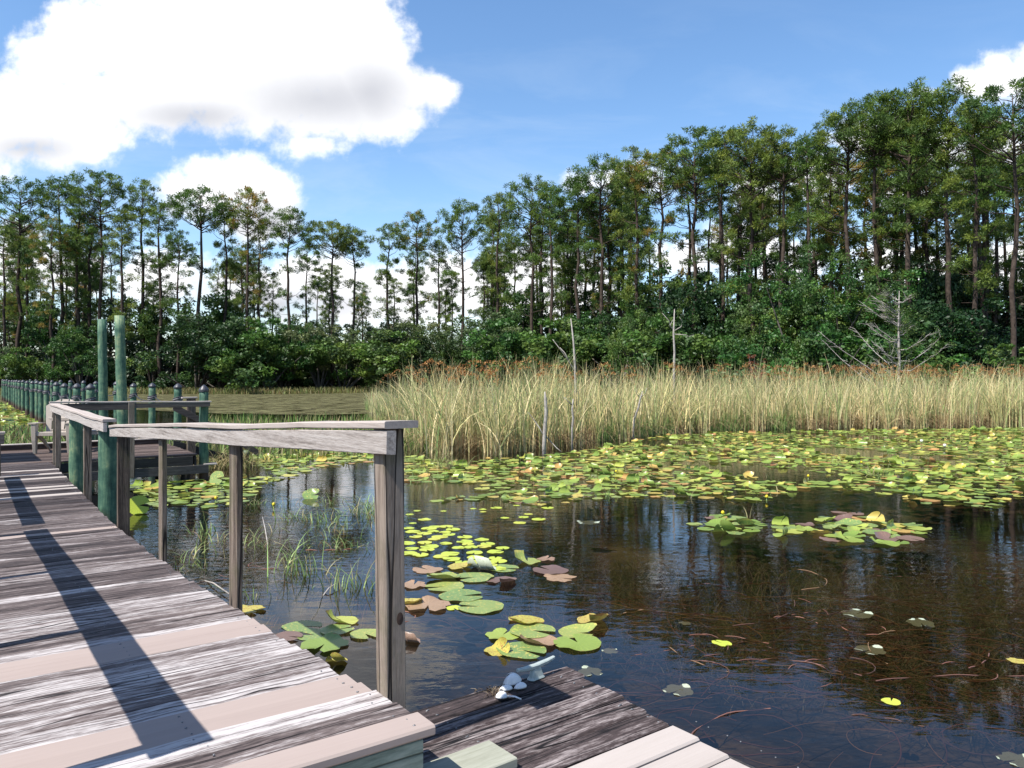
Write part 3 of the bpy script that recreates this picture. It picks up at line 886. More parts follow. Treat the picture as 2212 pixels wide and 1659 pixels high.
def reeds():
    rng = np.random.default_rng(5)
    parts = []
    N = 22000
    u = rng.uniform(800, 2420, N * 2)
    keep = rng.random(N * 2) < np.interp(u, [800, 1000, 2400], [.75, .8, 1.0]); u = u[keep][:N]
    N = len(u)
    fr = np.interp(u, REED_U, REED_D); depth = np.interp(u, [800, 900, 1100, 2400], [4, 9, 14, 14])
    t = rng.random(N) ** 1.7
    # clumped stems
    d = fr + t * depth + .5 * np.sin(u * .045) + .35 * np.sin(u * .11)
    x = (u - CX) / FL * d
    x += rng.normal(0, .12, N); d += rng.normal(0, .12, N)
    h = rng.uniform(1.2, 2.6, N) * (1 + .07 * np.sin(x * 1.3) + .05 * np.sin(d * 1.7 + x)) * np.interp(u, [800, 840, 950], [.6, .85, 1.0]) * (1 + .012 * (d - fr))
    ncl = 1500; cid = rng.integers(0, ncl, N)            # tussocks
    cu = np.sort(rng.uniform(800, 2420, ncl)); ct = rng.random(ncl) ** 1.6
    sel = rng.random(N) < .62
    ci = np.clip(np.searchsorted(cu, u), 0, ncl - 1)
    ci = np.clip(ci + rng.integers(-3, 4, N), 0, ncl - 1)
    cd = np.interp(cu, REED_U, REED_D) + ct * np.interp(cu, [800, 900, 1100, 2400], [4, 9, 14, 14]) + .5 * np.sin(cu * .045) + .35 * np.sin(cu * .11)
    cx_ = (cu - CX) / FL * cd
    ox, oy = rng.normal(0, .10, N), rng.normal(0, .10, N)
    x = np.where(sel, cx_[ci] + ox, x); d = np.where(sel, cd[ci] + oy, d)
    u = CX + x / d * FL; fr = np.interp(u, REED_U, REED_D)
    caz = rng.uniform(0, 2 * pi, ncl); cln = np.abs(rng.normal(0, .22, ncl)); chh = rng.uniform(.68, 1.18, ncl)
    h = h * np.where(sel, chh[ci], 1.0)
    lean = np.abs(rng.normal(.10, .24, N)) + np.where(sel, cln[ci], 0); az = np.where(sel & (rng.random(N) < .6), caz[ci] + rng.normal(0, .5, N), rng.uniform(0, 2 * pi, N))
    cols = np.array(STRAW + GREENISH)
    # patches of greener growth
    V, Q, C = blades(np.stack([x, d], 1), h, lean, az, np.where(rng.random(N) < .4, rng.uniform(.024, .044, N), rng.uniform(.010, .020, N)), rng, cols, 5, .55, .1)
    parts.append((V, Q, C))
    # bent dead leaves near the waterline
    N2 = 7000
    u = rng.uniform(840, 2420, N2); fr = np.interp(u, REED_U, REED_D)
    d = fr + rng.random(N2) * 1.6 + .5 * np.sin(u * .045) + .35 * np.sin(u * .11); x = (u - CX) / FL * d
    V = blades(np.stack([x, d], 1), rng.uniform(.5, 1.2, N2), rng.uniform(.5, 1.5, N2), rng.uniform(0, 2 * pi, N2), rng.uniform(.012, .022, N2), rng,
               [(.42, .30, .15), (.34, .23, .12), (.50, .39, .20), (.20, .13, .07)], 5, .75, .2)
    parts.append(V)
    # low green fringe
    N3 = 6500
    u = np.concatenate([rng.uniform(1290, 1720, 4600), rng.uniform(790, 930, 1900)]); fr = np.interp(u, REED_U, REED_D)
    d = fr - .2 + rng.random(N3) * 1.8; x = (u - CX) / FL * d
    parts.append(blades(np.stack([x, d], 1), rng.uniform(.3, .85, N3), rng.uniform(.1, .5, N3), rng.uniform(0, 2 * pi, N3), rng.uniform(.012, .022, N3), rng,
                        [(.20, .34, .09), (.28, .40, .12), (.15, .26, .07), (.34, .36, .15)], 3, .5, .15))
    V, Q, C = join(parts)
    o = link('reeds', np_mesh('reeds', V, Q, C), M['blade'])
    tag(o, 'dense bed of tall straw-coloured reeds standing in the pond', 'reeds', kind='stuff')
    # rust plumes
    cent, rad, st = [], [], []
    us = list(rng.uniform(850, 2300, 130)) + list(rng.uniform(1650, 2260, 90)) + list(rng.uniform(850, 1150, 8)) + [868, 930, 1000, 1045, 1075]
    parts = []
    for uu in us:
        f0 = float(np.interp(uu, REED_U, REED_D))
        dd = f0 + rng.uniform(.6, 7) if uu < 1500 else f0 + rng.uniform(3, 12)
        zz = rng.uniform(1.75, 2.42) + .010 * (dd - f0); a = rng.uniform(-.6, .6) + (0 if rng.random() < .5 else pi)
        ln = rng.uniform(.25, .6); xx = (uu - CX) / FL * dd
        b = np.array([[xx, dd, zz - 1.6]])
        parts.append(blades(b, [1.6 + .1], [.12], np.array([a]), [.02], rng, [(.38, .30, .14)], 4, .3, .5))
        for j in range(6):
            s = j / 5
            cent.append((xx + math.cos(a) * (.19 + ln * s), dd + math.sin(a) * (.19 + ln * s), zz + .06 + .10 * math.sin(s * 2.6) - .30 * s * s)); rad.append(.035 + .055 * rng.random())
    parts.append(leaves(cent, rad, 16, .045, rng, [(.40, .19, .07), (.46, .23, .085), (.32, .145, .055), (.50, .29, .13)], .5, .2, 1.2))
    V, Q, C = join(parts)
    o = link('reed_plumes', np_mesh('reed_plumes', V, Q, C), M['plume'])
    tag(o, 'rust-brown drooping seed plumes above the straw-coloured reeds', 'seed heads', kind='stuff')


reeds()


def bank_grass():
    rng = np.random.default_rng(6)
    N = 16000
    u = rng.uniform(-150, 1000, N); d = np.interp(u, SH_U, SH_D) - 8 + rng.random(N) * 12
    x = (u - CX) / FL * d
    cols = [(.19, .20, .06), (.25, .23, .08), (.13, .18, .05), (.29, .26, .12), (.20, .14, .06)]
    V, Q, C = blades(np.stack([x, d], 1), rng.uniform(.25, .95, N), rng.uniform(.1, .6, N), rng.uniform(0, 2 * pi, N), rng.uniform(.04, .10, N), rng, cols, 2, .4, .3)
    o = link('bank_grass', np_mesh('bank_grass', V, Q, C), M['blade'])
    tag(o, 'low marsh grass along the far bank of the pond', 'grass', kind='stuff')
    # broad spiky water plants: beyond the rail and left of the platform
    parts = []
    N = 3000
    u = rng.uniform(430, 900, N); d = rng.uniform(20.5, 32, N); x = (u - CX) / FL * d
    parts.append(blades(np.stack([x, d], 1), rng.uniform(.18, .46, N) * np.interp(d, [20, 26, 32], [.7, 1.1, 1.5]), rng.uniform(.02, .4, N), rng.uniform(0, 2 * pi, N), rng.uniform(.02, .07, N), rng,
                        [(.13, .25, .055), (.18, .30, .06), (.28, .29, .11), (.36, .30, .14)], 3, .3, .05))
    N = 5200
    pp = rng.uniform(-16, 1.0, N * 3); ss = rng.uniform(16.2, 30, N * 3)
    c_, s_ = .816, .577
    x = -.441 - s_ * ss + c_ * pp; d = 2.72 + c_ * ss + s_ * pp
    ok = (x / d < -.50) & (x / d > -.85); x, d = x[ok][:N], d[ok][:N]; n = len(x)
    parts.append(blades(np.stack([x, d], 1), rng.uniform(.15, .75, n) * np.interp(d, [14, 24, 30], [1, .9, .5]), rng.uniform(.1, .9, n), rng.uniform(0, 2 * pi, n), rng.uniform(.02, .09, n), rng,
                        [(.12, .22, .05), (.18, .27, .06), (.22, .26, .09), (.30, .24, .12), (.20, .14, .08), (.09, .16, .05)], 3, .6, .1))
    # strip under and behind the platform's right end
    N = 1500
    ss = rng.uniform(15.2, 21, N); pp = rng.uniform(2.6, 9, N)
    x = -.441 - s_ * ss + c_ * pp; d = 2.72 + c_ * ss + s_ * pp
    parts.append(blades(np.stack([x, d], 1), rng.uniform(.15, .6, N), rng.uniform(.1, .9, N), rng.uniform(0, 2 * pi, N), rng.uniform(.015, .05, N), rng,
                        [(.16, .23, .06), (.30, .27, .12), (.34, .30, .15), (.12, .18, .05)], 3, .6, .1))
    V, Q, C = join(parts)
    o = link('water_weeds', np_mesh('water_weeds', V, Q, C), M['blade'])
    tag(o, 'green and straw-coloured weeds standing in the water round the platform', 'water weeds', kind='stuff')


bank_grass()


def weed_mat_mat():
    m, nt, out = newmat('floating weed')
    tc = node(nt, 'ShaderNodeTexCoord')
    v = node(nt, 'ShaderNodeVectorMath', _operation='MULTIPLY', i0=tc.outputs['Object'], i1=(.5, .8, 1))
    n1 = node(nt, 'ShaderNodeTexNoise', Vector=v.outputs[0], Scale=1.2, Detail=9., Roughness=.75)
    n2 = node(nt, 'ShaderNodeTexNoise', Vector=tc.outputs['Object'], Scale=1.7, Detail=7., Roughness=.7)
    col = ramp(nt, n2.outputs[0], [(.35, (.04, .036, .024)), (.5, (.085, .080, .042)), (.65, (.14, .142, .068))])
    d = node(nt, 'ShaderNodeBsdfDiffuse', Color=col)
    t = node(nt, 'ShaderNodeBsdfTransparent')
    f = ramp(nt, n1.outputs[0], [(.41, (0, 0, 0)), (.50, (1, 1, 1))])
    mx = node(nt, 'ShaderNodeMixShader', Fac=f)
    nt.links.new(t.outputs[0], mx.inputs[1]); nt.links.new(d.outputs[0], mx.inputs[2])
    nt.links.new(mx.outputs[0], out.inputs[0])
    return m


V = []
for u, d in [(-200, 60), (0, 56), (300, 46), (500, 41), (700, 40), (830, 42), (900, 60), (930, 104), (760, 98), (600, 92), (300, 92), (0, 90), (-300, 84)]:
    V.append((at(u, d), d, .012))
me = bpy.data.meshes.new('weed_mat'); me.from_pydata(V, [], [tuple(range(len(V)))])
tag(link('weed_mat', me, weed_mat_mat()), 'olive mat of floating weed on the open water before the far bank', 'water weed', kind='stuff')

# ------------------------------------------------------------------ the boardwalk
TH = math.atan2(.577, .816)
ORG = (-.441, 2.72, 0)


def wl(p, s, z=0.0):
    return Vector((ORG[0] - .577 * s + .816 * p, ORG[1] + .816 * s + .577 * p, z))


HS = [-.40, -.333, 0, .9, 1.85, 2.8, 3.82, 4.85, 5.88, 7, 8, 13]
HH = [1.088, 1.094, 1.13, 1.203, 1.266, 1.327, 1.38, 1.423, 1.452, 1.462, 1.462, 1.455]
_fs = np.linspace(-.4, 13, 269); _fz = np.interp(_fs, HS, HH)
_k = np.ones(13) / 13; _fz2 = np.convolve(np.pad(_fz, 6, 'edge'), _k, 'valid'); _fz2[:12] = _fz[:12]


def dz(s): return CZ - float(np.interp(s, _fs, _fz2))


walk = empty('boardwalk', ORG, TH)
tag(walk, 'weathered grey plank boardwalk sloping down to the pond, patched with pale boards', 'boardwalk')


def plank(mb, s0, s1, p0, p1, ztop, th, rnd, seg=7, wav=.004, mat=0, ch=.006):
    pts = []
    n = seg; tilt = random.uniform(-.004, .004)
    for i in range(n + 1):
        t = i / n
        pts.append((p0 + (p1 - p0) * t, (s0 + s1) / 2 + random.uniform(-1, 1) * wav * .3, ztop - th / 2 + random.uniform(-1, 1) * wav + tilt * (t - .5)))
    mb.sweep(pts, (s1 - s0), th, axes=(1, 2), mat=mat, rnd=rnd, ch=ch)


TANS = []
edges = [(-.345, -.212, 1), (-.212, -.054, 0), (-.054, .104, 0), (.104, .235, 1), (.235, .366, 1)]
s = .366
while s < 1.24: edges.append((s, s + .1465, 0)); s += .1465
edges += [(1.245, 1.39, 1), (1.39, 1.534, 1)]
s = 1.534; i = 0
far_tan = [5.9, 8.62, 9.2, 9.45, 10.55, 11.15, 11.7]
while s < 12.9:
    t = any(abs(s + .07 - q) < .075 for q in far_tan)
    edges.append((s, s + .1465, int(t))); s += .1465
mb_old = MB(); nails = []
for (a, b, t) in edges:
    z = dz((a + b) / 2) + random.uniform(-.004, .004)
    right = random.uniform(-.012, .006)
    if t:
        m_ = MB(); plank(m_, a + .004, b - .004, -1.36, right + (.012 if a < 0 else 0), z + .003, .034, random.random(), 5, .001, ch=.007)
        for pj in (-.05, -.62, -1.2):
            for q in (.3, .7): m_.tube([(pj + random.uniform(-.01, .01), a + (b - a) * q, z + .002), (pj, a + (b - a) * q, z + .0042)], .0035, 6, mat=1)
        o = m_.build('replacement_board', [M['tan'] if a < 7 else M['cream'], M['nail']], walk)
        tag(o, 'pale tan replacement board')
    else:
        r = random.uniform(.1, .8) if a > 1.6 else random.uniform(.35, 1.0)
        if a > 3.2: r = random.uniform(-.1, .5)
        if a > 7.8: r = random.uniform(-.5, .1)
        plank(mb_old, a + .006, b - .006, -1.36, right, z, .036, r, 9, .004, ch=.010)
        for pj in (-.05, -.62, -1.2):
            for q in (.28, .72):
                if random.random() < .6:
                    x_, y_ = pj + random.uniform(-.015, .015), a + (b - a) * q
                    mb_old.tube([(x_, y_, z - .004), (x_, y_, z + .0035)], .0028, 6, mat=1, rnd=.5)
mb_old.build('decking', [M['deck'], M['nail']], walk)
mb = MB()
for p in (-.045, -.62, -1.3):
    pts = [(p, q, dz(q) - .036 - .09) for q in np.linspace(-.30, 12.9, 27)]
    mb.sweep(pts, .038, .17, axes=(0, 2), rnd=.4)
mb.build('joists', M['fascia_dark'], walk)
mb = MB(); mb.box((-.70, -.313, dz(-.33) - .036 - .112), (1.33, .034, .21), ch=.003, rnd=.3)
tag(mb.build('end_board', M['fascia'], walk), 'green-stained board closing the near end')


def rail(root, p0, ps, hs, nm, capw=.13, facew=.083, capt=.026, mats=('rail_cap', 'rail_face'), wav=.003, side=-1):
    """rail along s: board on the deck side of the posts, flat cap above. hs: depth of the cap top under the eye"""
    lo, hi = ps[0], ps[-1]; n = max(8, int((hi - lo) * 5))
    mb = MB(); mf = MB(); pc, pf = [], []
    ph = random.uniform(0, 6)
    for i in range(n + 1):
        q = lo + (hi - lo) * i / n; z = CZ - float(np.interp(q, ps, hs))
        w1 = wav * math.sin(q * 2.6 + ph) + random.uniform(-.002, .002)
        pc.append((p0 + capw / 2 - .045 + .004 * math.sin(q * 1.7 + ph), q, z - capt / 2 + w1))
        pf.append((p0 - .019, q + (.015 if i == n else 0), z - capt - .006 - facew / 2 + w1 * .6))
    mb.sweep(pc, capw, capt, axes=(0, 2), rnd=random.random(), ch=.004)
    mf.sweep(pf, .036, facew, axes=(0, 2), rnd=random.random(), ch=.003, jit=.0012)
    a = mb.build('rail_cap', M[mats[0]], root); b = mf.build('rail_board', M[mats[1]], root)
    return a, b


NEAR_S = [-.075, 1.85, 3.82, 6.1]; NEAR_H = [.150, .253, .347, .473]
rail(walk, 0.0, NEAR_S, NEAR_H, 'near')
FAR_S = [6.55, 9.5, 12.72]; FAR_H = [.441, .447, .440]
rail(walk, 0.0, FAR_S, FAR_H, 'far', facew=.095, capt=.03, wav=.004)
rail(walk, -1.30, [-.05, 1.85, 3.82, 6.1], [.150, .253, .347, .473], 'left')
rail(walk, -1.30, [6.4, 9.5, 10.9], [.46, .46, .46], 'left')


def post(root, p, s, wp, ws, ztop, zbot, mat='post', lean=(0, 0), jit=.0015):
    mb = MB(); n = 7; pts = []
    for i in range(n + 1):
        t = i / n
        pts.append((p + wp / 2 + lean[0] * t, s + ws / 2 + lean[1] * t, zbot + (ztop - zbot) * t))
    mb.sweep(pts, wp, ws, axes=(0, 1), rnd=random.random(), ch=.005, jit=jit)
    return mb.build('rail_post', M[mat], root)


def rz_near(s): return CZ - float(np.interp(s, NEAR_S, NEAR_H)) - .03


post(walk, .001, .0, .080, .084, rz_near(0), dz(0) - .28, lean=(-.012, 0))
post(walk, .001, 1.85, .036, .14, rz_near(1.85), dz(1.85) - .25)
post(walk, .001, 3.82, .040, .11, rz_near(3.82), dz(3.82) - .25)
post(walk, .001, 5.88, .110, .055, rz_near(5.88), dz(5.88) - .35)
post(walk, .001, 8.5, .090, .05, CZ - .475, dz(8.5) - .38)
post(walk, .001, 12.25, .085, .06, CZ - .475, dz(12.2) - .2)
for q in (.0, 1.85, 3.82, 5.88, 8.5):
    post(walk, -1.345, q, .04, .09, (rz_near(q) if q < 6.1 else CZ - .49), dz(q) - .25)

mb = MB()
kn = [(.052 + .013 * math.cos(2 * pi * k / 14), -.0012, 1.092 + .023 * math.sin(2 * pi * k / 14)) for k in range(14)]
mb.add(kn + [(.052, -.0030, 1.092)], [(k, (k + 1) % 14, 14) for k in range(14)])
mb.build('knot', M['knot'], walk)
# short end post with a stub of rail, left side of the walk
st = empty('stub_rail', (*gp(2.0, 1029, CZ - 1.455), 0.0), TH)
tag(st, 'short dark post with a stub of grey rail at the left edge of the boardwalk', 'rail')
zt = hz(933, 11.3)
mb = MB(); mb.sweep([(-.04, 0, .495), (-.04, 0, zt - .03)], .075, .075, axes=(0, 1), rnd=.3); mb.build('post', M['post'], st)
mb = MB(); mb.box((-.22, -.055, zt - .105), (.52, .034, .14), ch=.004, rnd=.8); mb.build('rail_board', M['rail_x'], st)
mb = MB(); mb.box((-.22, .0, zt - .017), (.54, .13, .03), ch=.004, rnd=.5); mb.build('rail_cap', M['rail_cap'], st)


# ------------------------------------------------------------------ pilings
def pile_mesh(r, ztop, zbot=-.45, lean=(0, 0), n=14, knots=True):
    mb = MB(); pts = []; rad = []
    K = 12
    for i in range(K + 1):
        t = i / K
        pts.append((lean[0] * t + random.uniform(-.004, .004), lean[1] * t + random.uniform(-.004, .004), zbot + (ztop - zbot) * t))
        rad.append(r * (1.05 - .07 * t) * random.uniform(.985, 1.015))
    mb.tube(pts, rad, n, rough=.012)
    return mb


def piling(loc, r, ztop, label, lean=(0, 0), group=None, cat='piling'):
    o = pile_mesh(r, ztop, lean=lean).build('piling', M['pile'], None, (loc[0], loc[1], 0))
    return tag(o, label, cat, group)


piling(wl(.112, 7.3), .104, CZ - .565, 'thick green piling beside the boardwalk where the two rails meet')
piling(wl(.105, 10.34), .092, CZ - .56, 'thick green piling under the far rail, nearer the taupe chair')
piling((at(268, 16.9), 16.9), .106, hz(682, 16.9), 'taller and thicker of the two bare green pilings behind the platform rail', lean=(-.10, 0))
piling((at(226, 17.9), 17.9), .098, hz(690, 17.9), 'thinner left one of the two tall bare green pilings, white drips near top', lean=(-.06, 0))
piling((at(532, 17.15), 17.15), .062, hz(973, 17.15), 'short dark stub piling with green top standing in the water')


def cone_cap(r, ztop, parent, bolt=False):
    prof = [(r * 1.10, -.14), (r * 1.13, -.135), (r * 1.13, -.10), (r * 1.09, -.092), (r * 1.02, -.08), (r * .55, -.032), (r * .12, -.003), (.001, 0)]
    n = 16; vs, fs = [], []
    for (a, z) in prof:
        for k in range(n): vs.append((a * math.cos(2 * pi * k / n), a * math.sin(2 * pi * k / n), z + ztop))
    for i in range(len(prof) - 1):
        for k in range(n): fs.append((i * n + k, i * n + (k + 1) % n, (i + 1) * n + (k + 1) % n, (i + 1) * n + k))
    mb = MB(); mb.add(vs, fs, smooth=False)
    return mb.build('cap', M['cap'], parent)


def rope_wrap(r, z, parent, tilt):
    mb = MB()
    for j, (dzj, mt, rr) in enumerate(((.0, 1, .017), (-.028, 0, .020), (-.062, 1, .016), (.03, 0, .018))):
        pts = []
        for k in range(17):
            a = 2 * pi * k / 16
            pts.append(((r + rr * .8) * math.cos(a), (r + rr * .8) * math.sin(a), z + dzj + tilt * math.cos(a + .4)))
        mb.tube(pts, rr, 6, mat=mt, caps=False)
    return mb.build('rope_wrap', [M['rope_dark'], M['rope']], parent)


def capped_pile(loc, ztop=1.80, r=.096, rope=True, label='', group=None, proto=None):
    ln = (random.uniform(-.03, .03), random.uniform(-.03, .03))
    root = empty('rope_piling' if rope else 'capped_piling', (loc[0], loc[1], 0), random.uniform(-.3, .3))
    if proto is None:
        pile_mesh(r, ztop - .09).build('pile', M['pile'], root)
        cone_cap(r, ztop, root)
        if rope: rope_wrap(r, ztop - .42, root, .035)
    else:
        for ch in KIDS[proto.name]:
            c = ch.copy(); COL.objects.link(c); c.parent = root
    tag(root, label, 'piling', group)
    return root


cp = capped_pile(wl(2.53, 13.05), 1.81, .084, False, 'green piling with a plain black cone cap at the platform corner, no rope')
ROWA = [195, 164, 139, 122, 100.5, 88, 81, 70, 59, 49, 41, 34.5, 28, 23, 16.7, 11, 5, 0.5]
ROWB = [383.5, 328, 287, 252, 206, 180.5, 151, 131, 112, 98, 76, 64]


def solve_s(u, p):
    t = (u - CX) / FL
    # ORGx - .577 s + .816 p = t (ORGy + .816 s + .577 p)
    return (ORG[0] + .816 * p - t * (ORG[1] + .577 * p)) / (.577 + t * .816)


protoP = None; protos = []
for k in range(4):
    pr = None
PPTS = {'A': [], 'B': []}
labA = ['nearest rope piling of the left row, in front of the tall green pilings', 'second rope piling of the left row, with a weathered grey-green face', 'third rope piling of the left row, seen over the taupe chair']
labB = ['rope piling nearest the platform corner, double pale rope round its neck', 'rope piling left of the one at the platform corner, above the platform rail', 'rope piling half hidden right of the thicker tall green piling', 'rope piling seen between the two tall bare green pilings']
for row, us, p in (('A', ROWA, 1.37), ('B', ROWB, 3.42)):
    for k, u in enumerate(us):
        s_ = solve_s(u, p if k < 9 else p - .02 * (k - 8))
        loc = wl(p, s_)
        lab = (labA if row == 'A' else labB)
        lb = lab[k] if k < len(lab) else ('green rope piling with black cone cap in the receding left row' if row == 'A' else 'green rope piling with black cone cap in the receding back row')
        gr = 'rope pilings of the left row' if row == 'A' else 'rope pilings of the back row'
        src = protos[k % 3] if len(protos) == 3 else None
        o = capped_pile(loc, 1.80 + (random.uniform(-.02, .02) if not src else 0), .098, True, lb, gr, src)
        if src is None:
            protos.append(o); KIDS[o.name] = list(o.children)
        o.scale = (1, 1, random.uniform(.985, 1.012)); o.rotation_euler = (random.uniform(-.014, .014), random.uniform(-.014, .014), random.uniform(-1.2, 1.2))
        PPTS[row].append(loc)
for row, lb in (('A', 'dark rope strung from post to post along the left row of pilings'), ('B', 'dark rope strung from post to post along the back row of pilings')):
    mb = MB(); P = PPTS[row]
    for a, b in zip(P[:-1], P[1:]):
        pts = []
        for k in range(9):
            t = k / 8; q = a.lerp(b, t)
            pts.append((q.x + .1, q.y - .05, 1.37 - .16 * 4 * t * (1 - t)))
        mb.tube(pts, .016, 5)
    tag(mb.build('dock_rope', M['rope_dark']), lb, 'rope')

# ------------------------------------------------------------------ the platform
plat = empty('platform', ORG, TH)
tag(plat, 'low brown plank platform at the far end of the boardwalk, over the water', 'platform')
ZP = CZ - 1.45
mb = MB(); s = 12.95
while s < 15.85:
    plank(mb, s + .003, s + .138, -6.5, 2.38 + random.uniform(-.02, .02), ZP + random.uniform(-.003, .003), .034, random.random(), 8, .003)
    s += .141
SB = s
mb.build('decking', M['deck_dark'], plat)
mb = MB()
mb.box((-.95, 12.93, ZP - .036 - .085), (6.5, .036, .165), rnd=.3, ch=.003)
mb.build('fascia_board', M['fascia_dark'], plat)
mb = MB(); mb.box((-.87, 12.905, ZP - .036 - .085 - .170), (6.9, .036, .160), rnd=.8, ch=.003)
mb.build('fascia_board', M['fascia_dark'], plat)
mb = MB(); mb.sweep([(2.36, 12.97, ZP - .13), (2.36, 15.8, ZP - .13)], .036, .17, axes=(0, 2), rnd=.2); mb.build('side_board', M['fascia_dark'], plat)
mb = MB(); mb.box((-1.6, SB - .075, ZP + .05), (7.8, .135, .09), ch=.005, rnd=.4)
mb.build('edge_kerb', M['deck_dark'], plat)
mb = MB(); mb.box((-1.6, SB - .08, ZP + .108), (7.84, .16, .024), ch=.005, rnd=.4)
tag(mb.build('kerb_cap', M['cream'], plat), 'pale cream cap board')
# front rail
mb = MB(); pts = [(q, 12.93, CZ - np.interp(q, [0, 1.2, 2.62], [.418, .43, .447]) - .014 + .004 * math.sin(q * 5)) for q in np.linspace(-.03, 2.62, 14)]
mb.sweep(pts[:8], .13, .026, axes=(1, 2), rnd=.3); mb.sweep([(a + .004, b, c - .004) for a, b, c in pts[7:]], .13, .026, axes=(1, 2), rnd=.7)
mb.build('rail_cap', M['cream'], plat)
mb = MB()
mb.box((.66, 12.885, CZ - .435 - .085), (1.2, .034, .125), rnd=.3, ch=.003)
mb.box((1.93, 12.885, CZ - .45 - .065), (1.34, .034, .085), rnd=.6, ch=.003)
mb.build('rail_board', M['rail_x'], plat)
post(plat, 1.19, 12.86, .10, .045, CZ - .448, ZP - .36)
post(plat, .02, 12.89, .085, .05, CZ - .44, ZP - .3)
# stair rail at the water side
mb = MB(); mb.sweep([(2.74, 15.0, -.3), (2.74, 15.0, CZ - .455)], .17, .085, axes=(0, 1), rnd=.4, ch=.004); mb.build('stair_post', M['post'], plat)
mb = MB(); mb.box((2.70, 15.0, CZ - .435), (.30, .14, .03), rnd=.4, ch=.004); mb.build('post_cap', M['cream'], plat)
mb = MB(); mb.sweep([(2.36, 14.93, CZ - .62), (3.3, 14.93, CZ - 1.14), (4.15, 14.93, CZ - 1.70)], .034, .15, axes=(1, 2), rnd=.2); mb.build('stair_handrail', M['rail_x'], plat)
mb = MB(); mb.sweep([(2.4, 15.06, CZ - 1.42), (4.1, 15.06, CZ - 1.98)], .04, .17, axes=(1, 2), rnd=.2); mb.build('stair_stringer', M['fascia_dark'], plat)
mb = MB(); mb.box((2.62, 12.98, CZ - 1.66), (.24, .16, .03), rnd=.4, ch=.004); tag(mb.build('step', M['cream'], plat), 'small pale step at the platform corner')
for q in (-2.5, 0.1, 2.2):
    for s in (13.1, 15.5):
        mb = MB(); mb.tube([(q, s, -.45), (q, s, ZP - .05)], .08, 10); mb.build('leg', M['fascia_dark'], plat)


# ------------------------------------------------------------------ adirondack chairs
def make_chair():
    r = empty('garden_chair')
    # faces local -Y; width on X
    mb = MB(); n = 5; W0, W1, Hb = .50, .68, .68
    for i in range(n):
        a, b = i / n, (i + 1) / n; g = .024
        def edge(f, t): return (f - .5) * (W0 + (W1 - W0) * t)
        hts = []
        for f in (a, b):
            xx = (f - .5) * 2; hts.append(1.0 - .20 * abs(xx) ** 1.7)
        K = 5; vs = []
        for k in range(K + 1):
            tl, tr = hts[0] * k / K, hts[1] * k / K
            for (f, t, gg) in ((a, tl, g / 2), (b, tr, -g / 2)):
                x = edge(f, t) + gg; zz = .34 + t * Hb
                cur = .04 * (2 * abs(f - .5)) ** 2
                y = .17 + .27 * t - cur
                vs += [(x, y, zz), (x, y + .022, zz - .006)]
        fs = []
        for k in range(K):
            o = k * 4
            fs += [(o, o + 2, o + 6, o + 4), (o + 1, o + 5, o + 7, o + 3), (o, o + 4, o + 5, o + 1), (o + 2, o + 3, o + 7, o + 6)]
        fs += [(0, 1, 3, 2), (K * 4, K * 4 + 2, K * 4 + 3, K * 4 + 1)]
        mb.add(vs, fs)
    mb.box((0, .268, .62), (.50, .022, .06), ch=.004); mb.box((0, .20, .40), (.45, .022, .06), ch=.004)
    mb.build('backrest', M['chair'], r)
    mb = MB()
    for i in range(5):
        y = -.27 + i * .098; z = .40 - .035 * i * .55
        mb.box((0, y, z), (.50, .090, .022), ch=.006)
    mb.box((0, -.318, .372), (.52, .024, .075), ch=.006)
    mb.build('seat', M['chair'], r)
    for sx in (-1, 1):
        mb = MB(); mb.sweep([(sx * .305, -.37, .575), (sx * .305, -.05, .57), (sx * .315, .22, .555)], .13, .024, axes=(0, 2), ch=.008, taper=[1.05, 1, .6]); mb.build('armrest', M['chair'], r)
        mb = MB(); mb.sweep([(sx * .285, -.27, 0), (sx * .285, -.285, .25), (sx * .285, -.29, .556)], .075, .13, axes=(0, 1), ch=.006, taper=[.62, .9, 1.1]); mb.build('leg', M['chair'], r)
        mb = MB(); mb.sweep([(sx * .262, -.20, .345), (sx * .262, .10, .21), (sx * .262, .40, .02)], .03, .09, axes=(0, 2), ch=.006, taper=[1, 1, .7]); mb.build('leg', M['chair'], r)
    return r


ch = make_chair(); KIDS[ch.name] = list(ch.children)
ch.location = (at(123, 15.0), 15.02, ZP + .001); ch.rotation_euler = (0, 0, .22)
ch.scale = (1.04, 1.04, 1.0)
tag(ch, 'taupe slatted garden chair on the platform, half behind the far rail post', 'chair', None)
tb = empty('side_table', (at(207, 15.8), 15.8, ZP + .001), .3)
mb = MB()
for i in range(4): mb.box((0, -.18 + .12 * i, .37), (.52, .105, .022), ch=.006)
mb.build('table_top', M['chair'], tb)
mb = MB(); mb.box((0, -.215, .325), (.44, .022, .06), ch=.004); mb.box((0, .215, .325), (.44, .022, .06), ch=.004); mb.build('apron', M['chair'], tb)
for sx in (-1, 1):
    for sy in (-1, 1):
        mb = MB(); mb.sweep([(sx * .215, sy * .19, 0), (sx * .215, sy * .19, .355)], .05, .05, axes=(0, 1), ch=.005); mb.build('leg', M['chair'], tb)
tag(tb, 'low taupe slatted side table, almost hidden between the boardwalk piling and a rail post', 'side table')

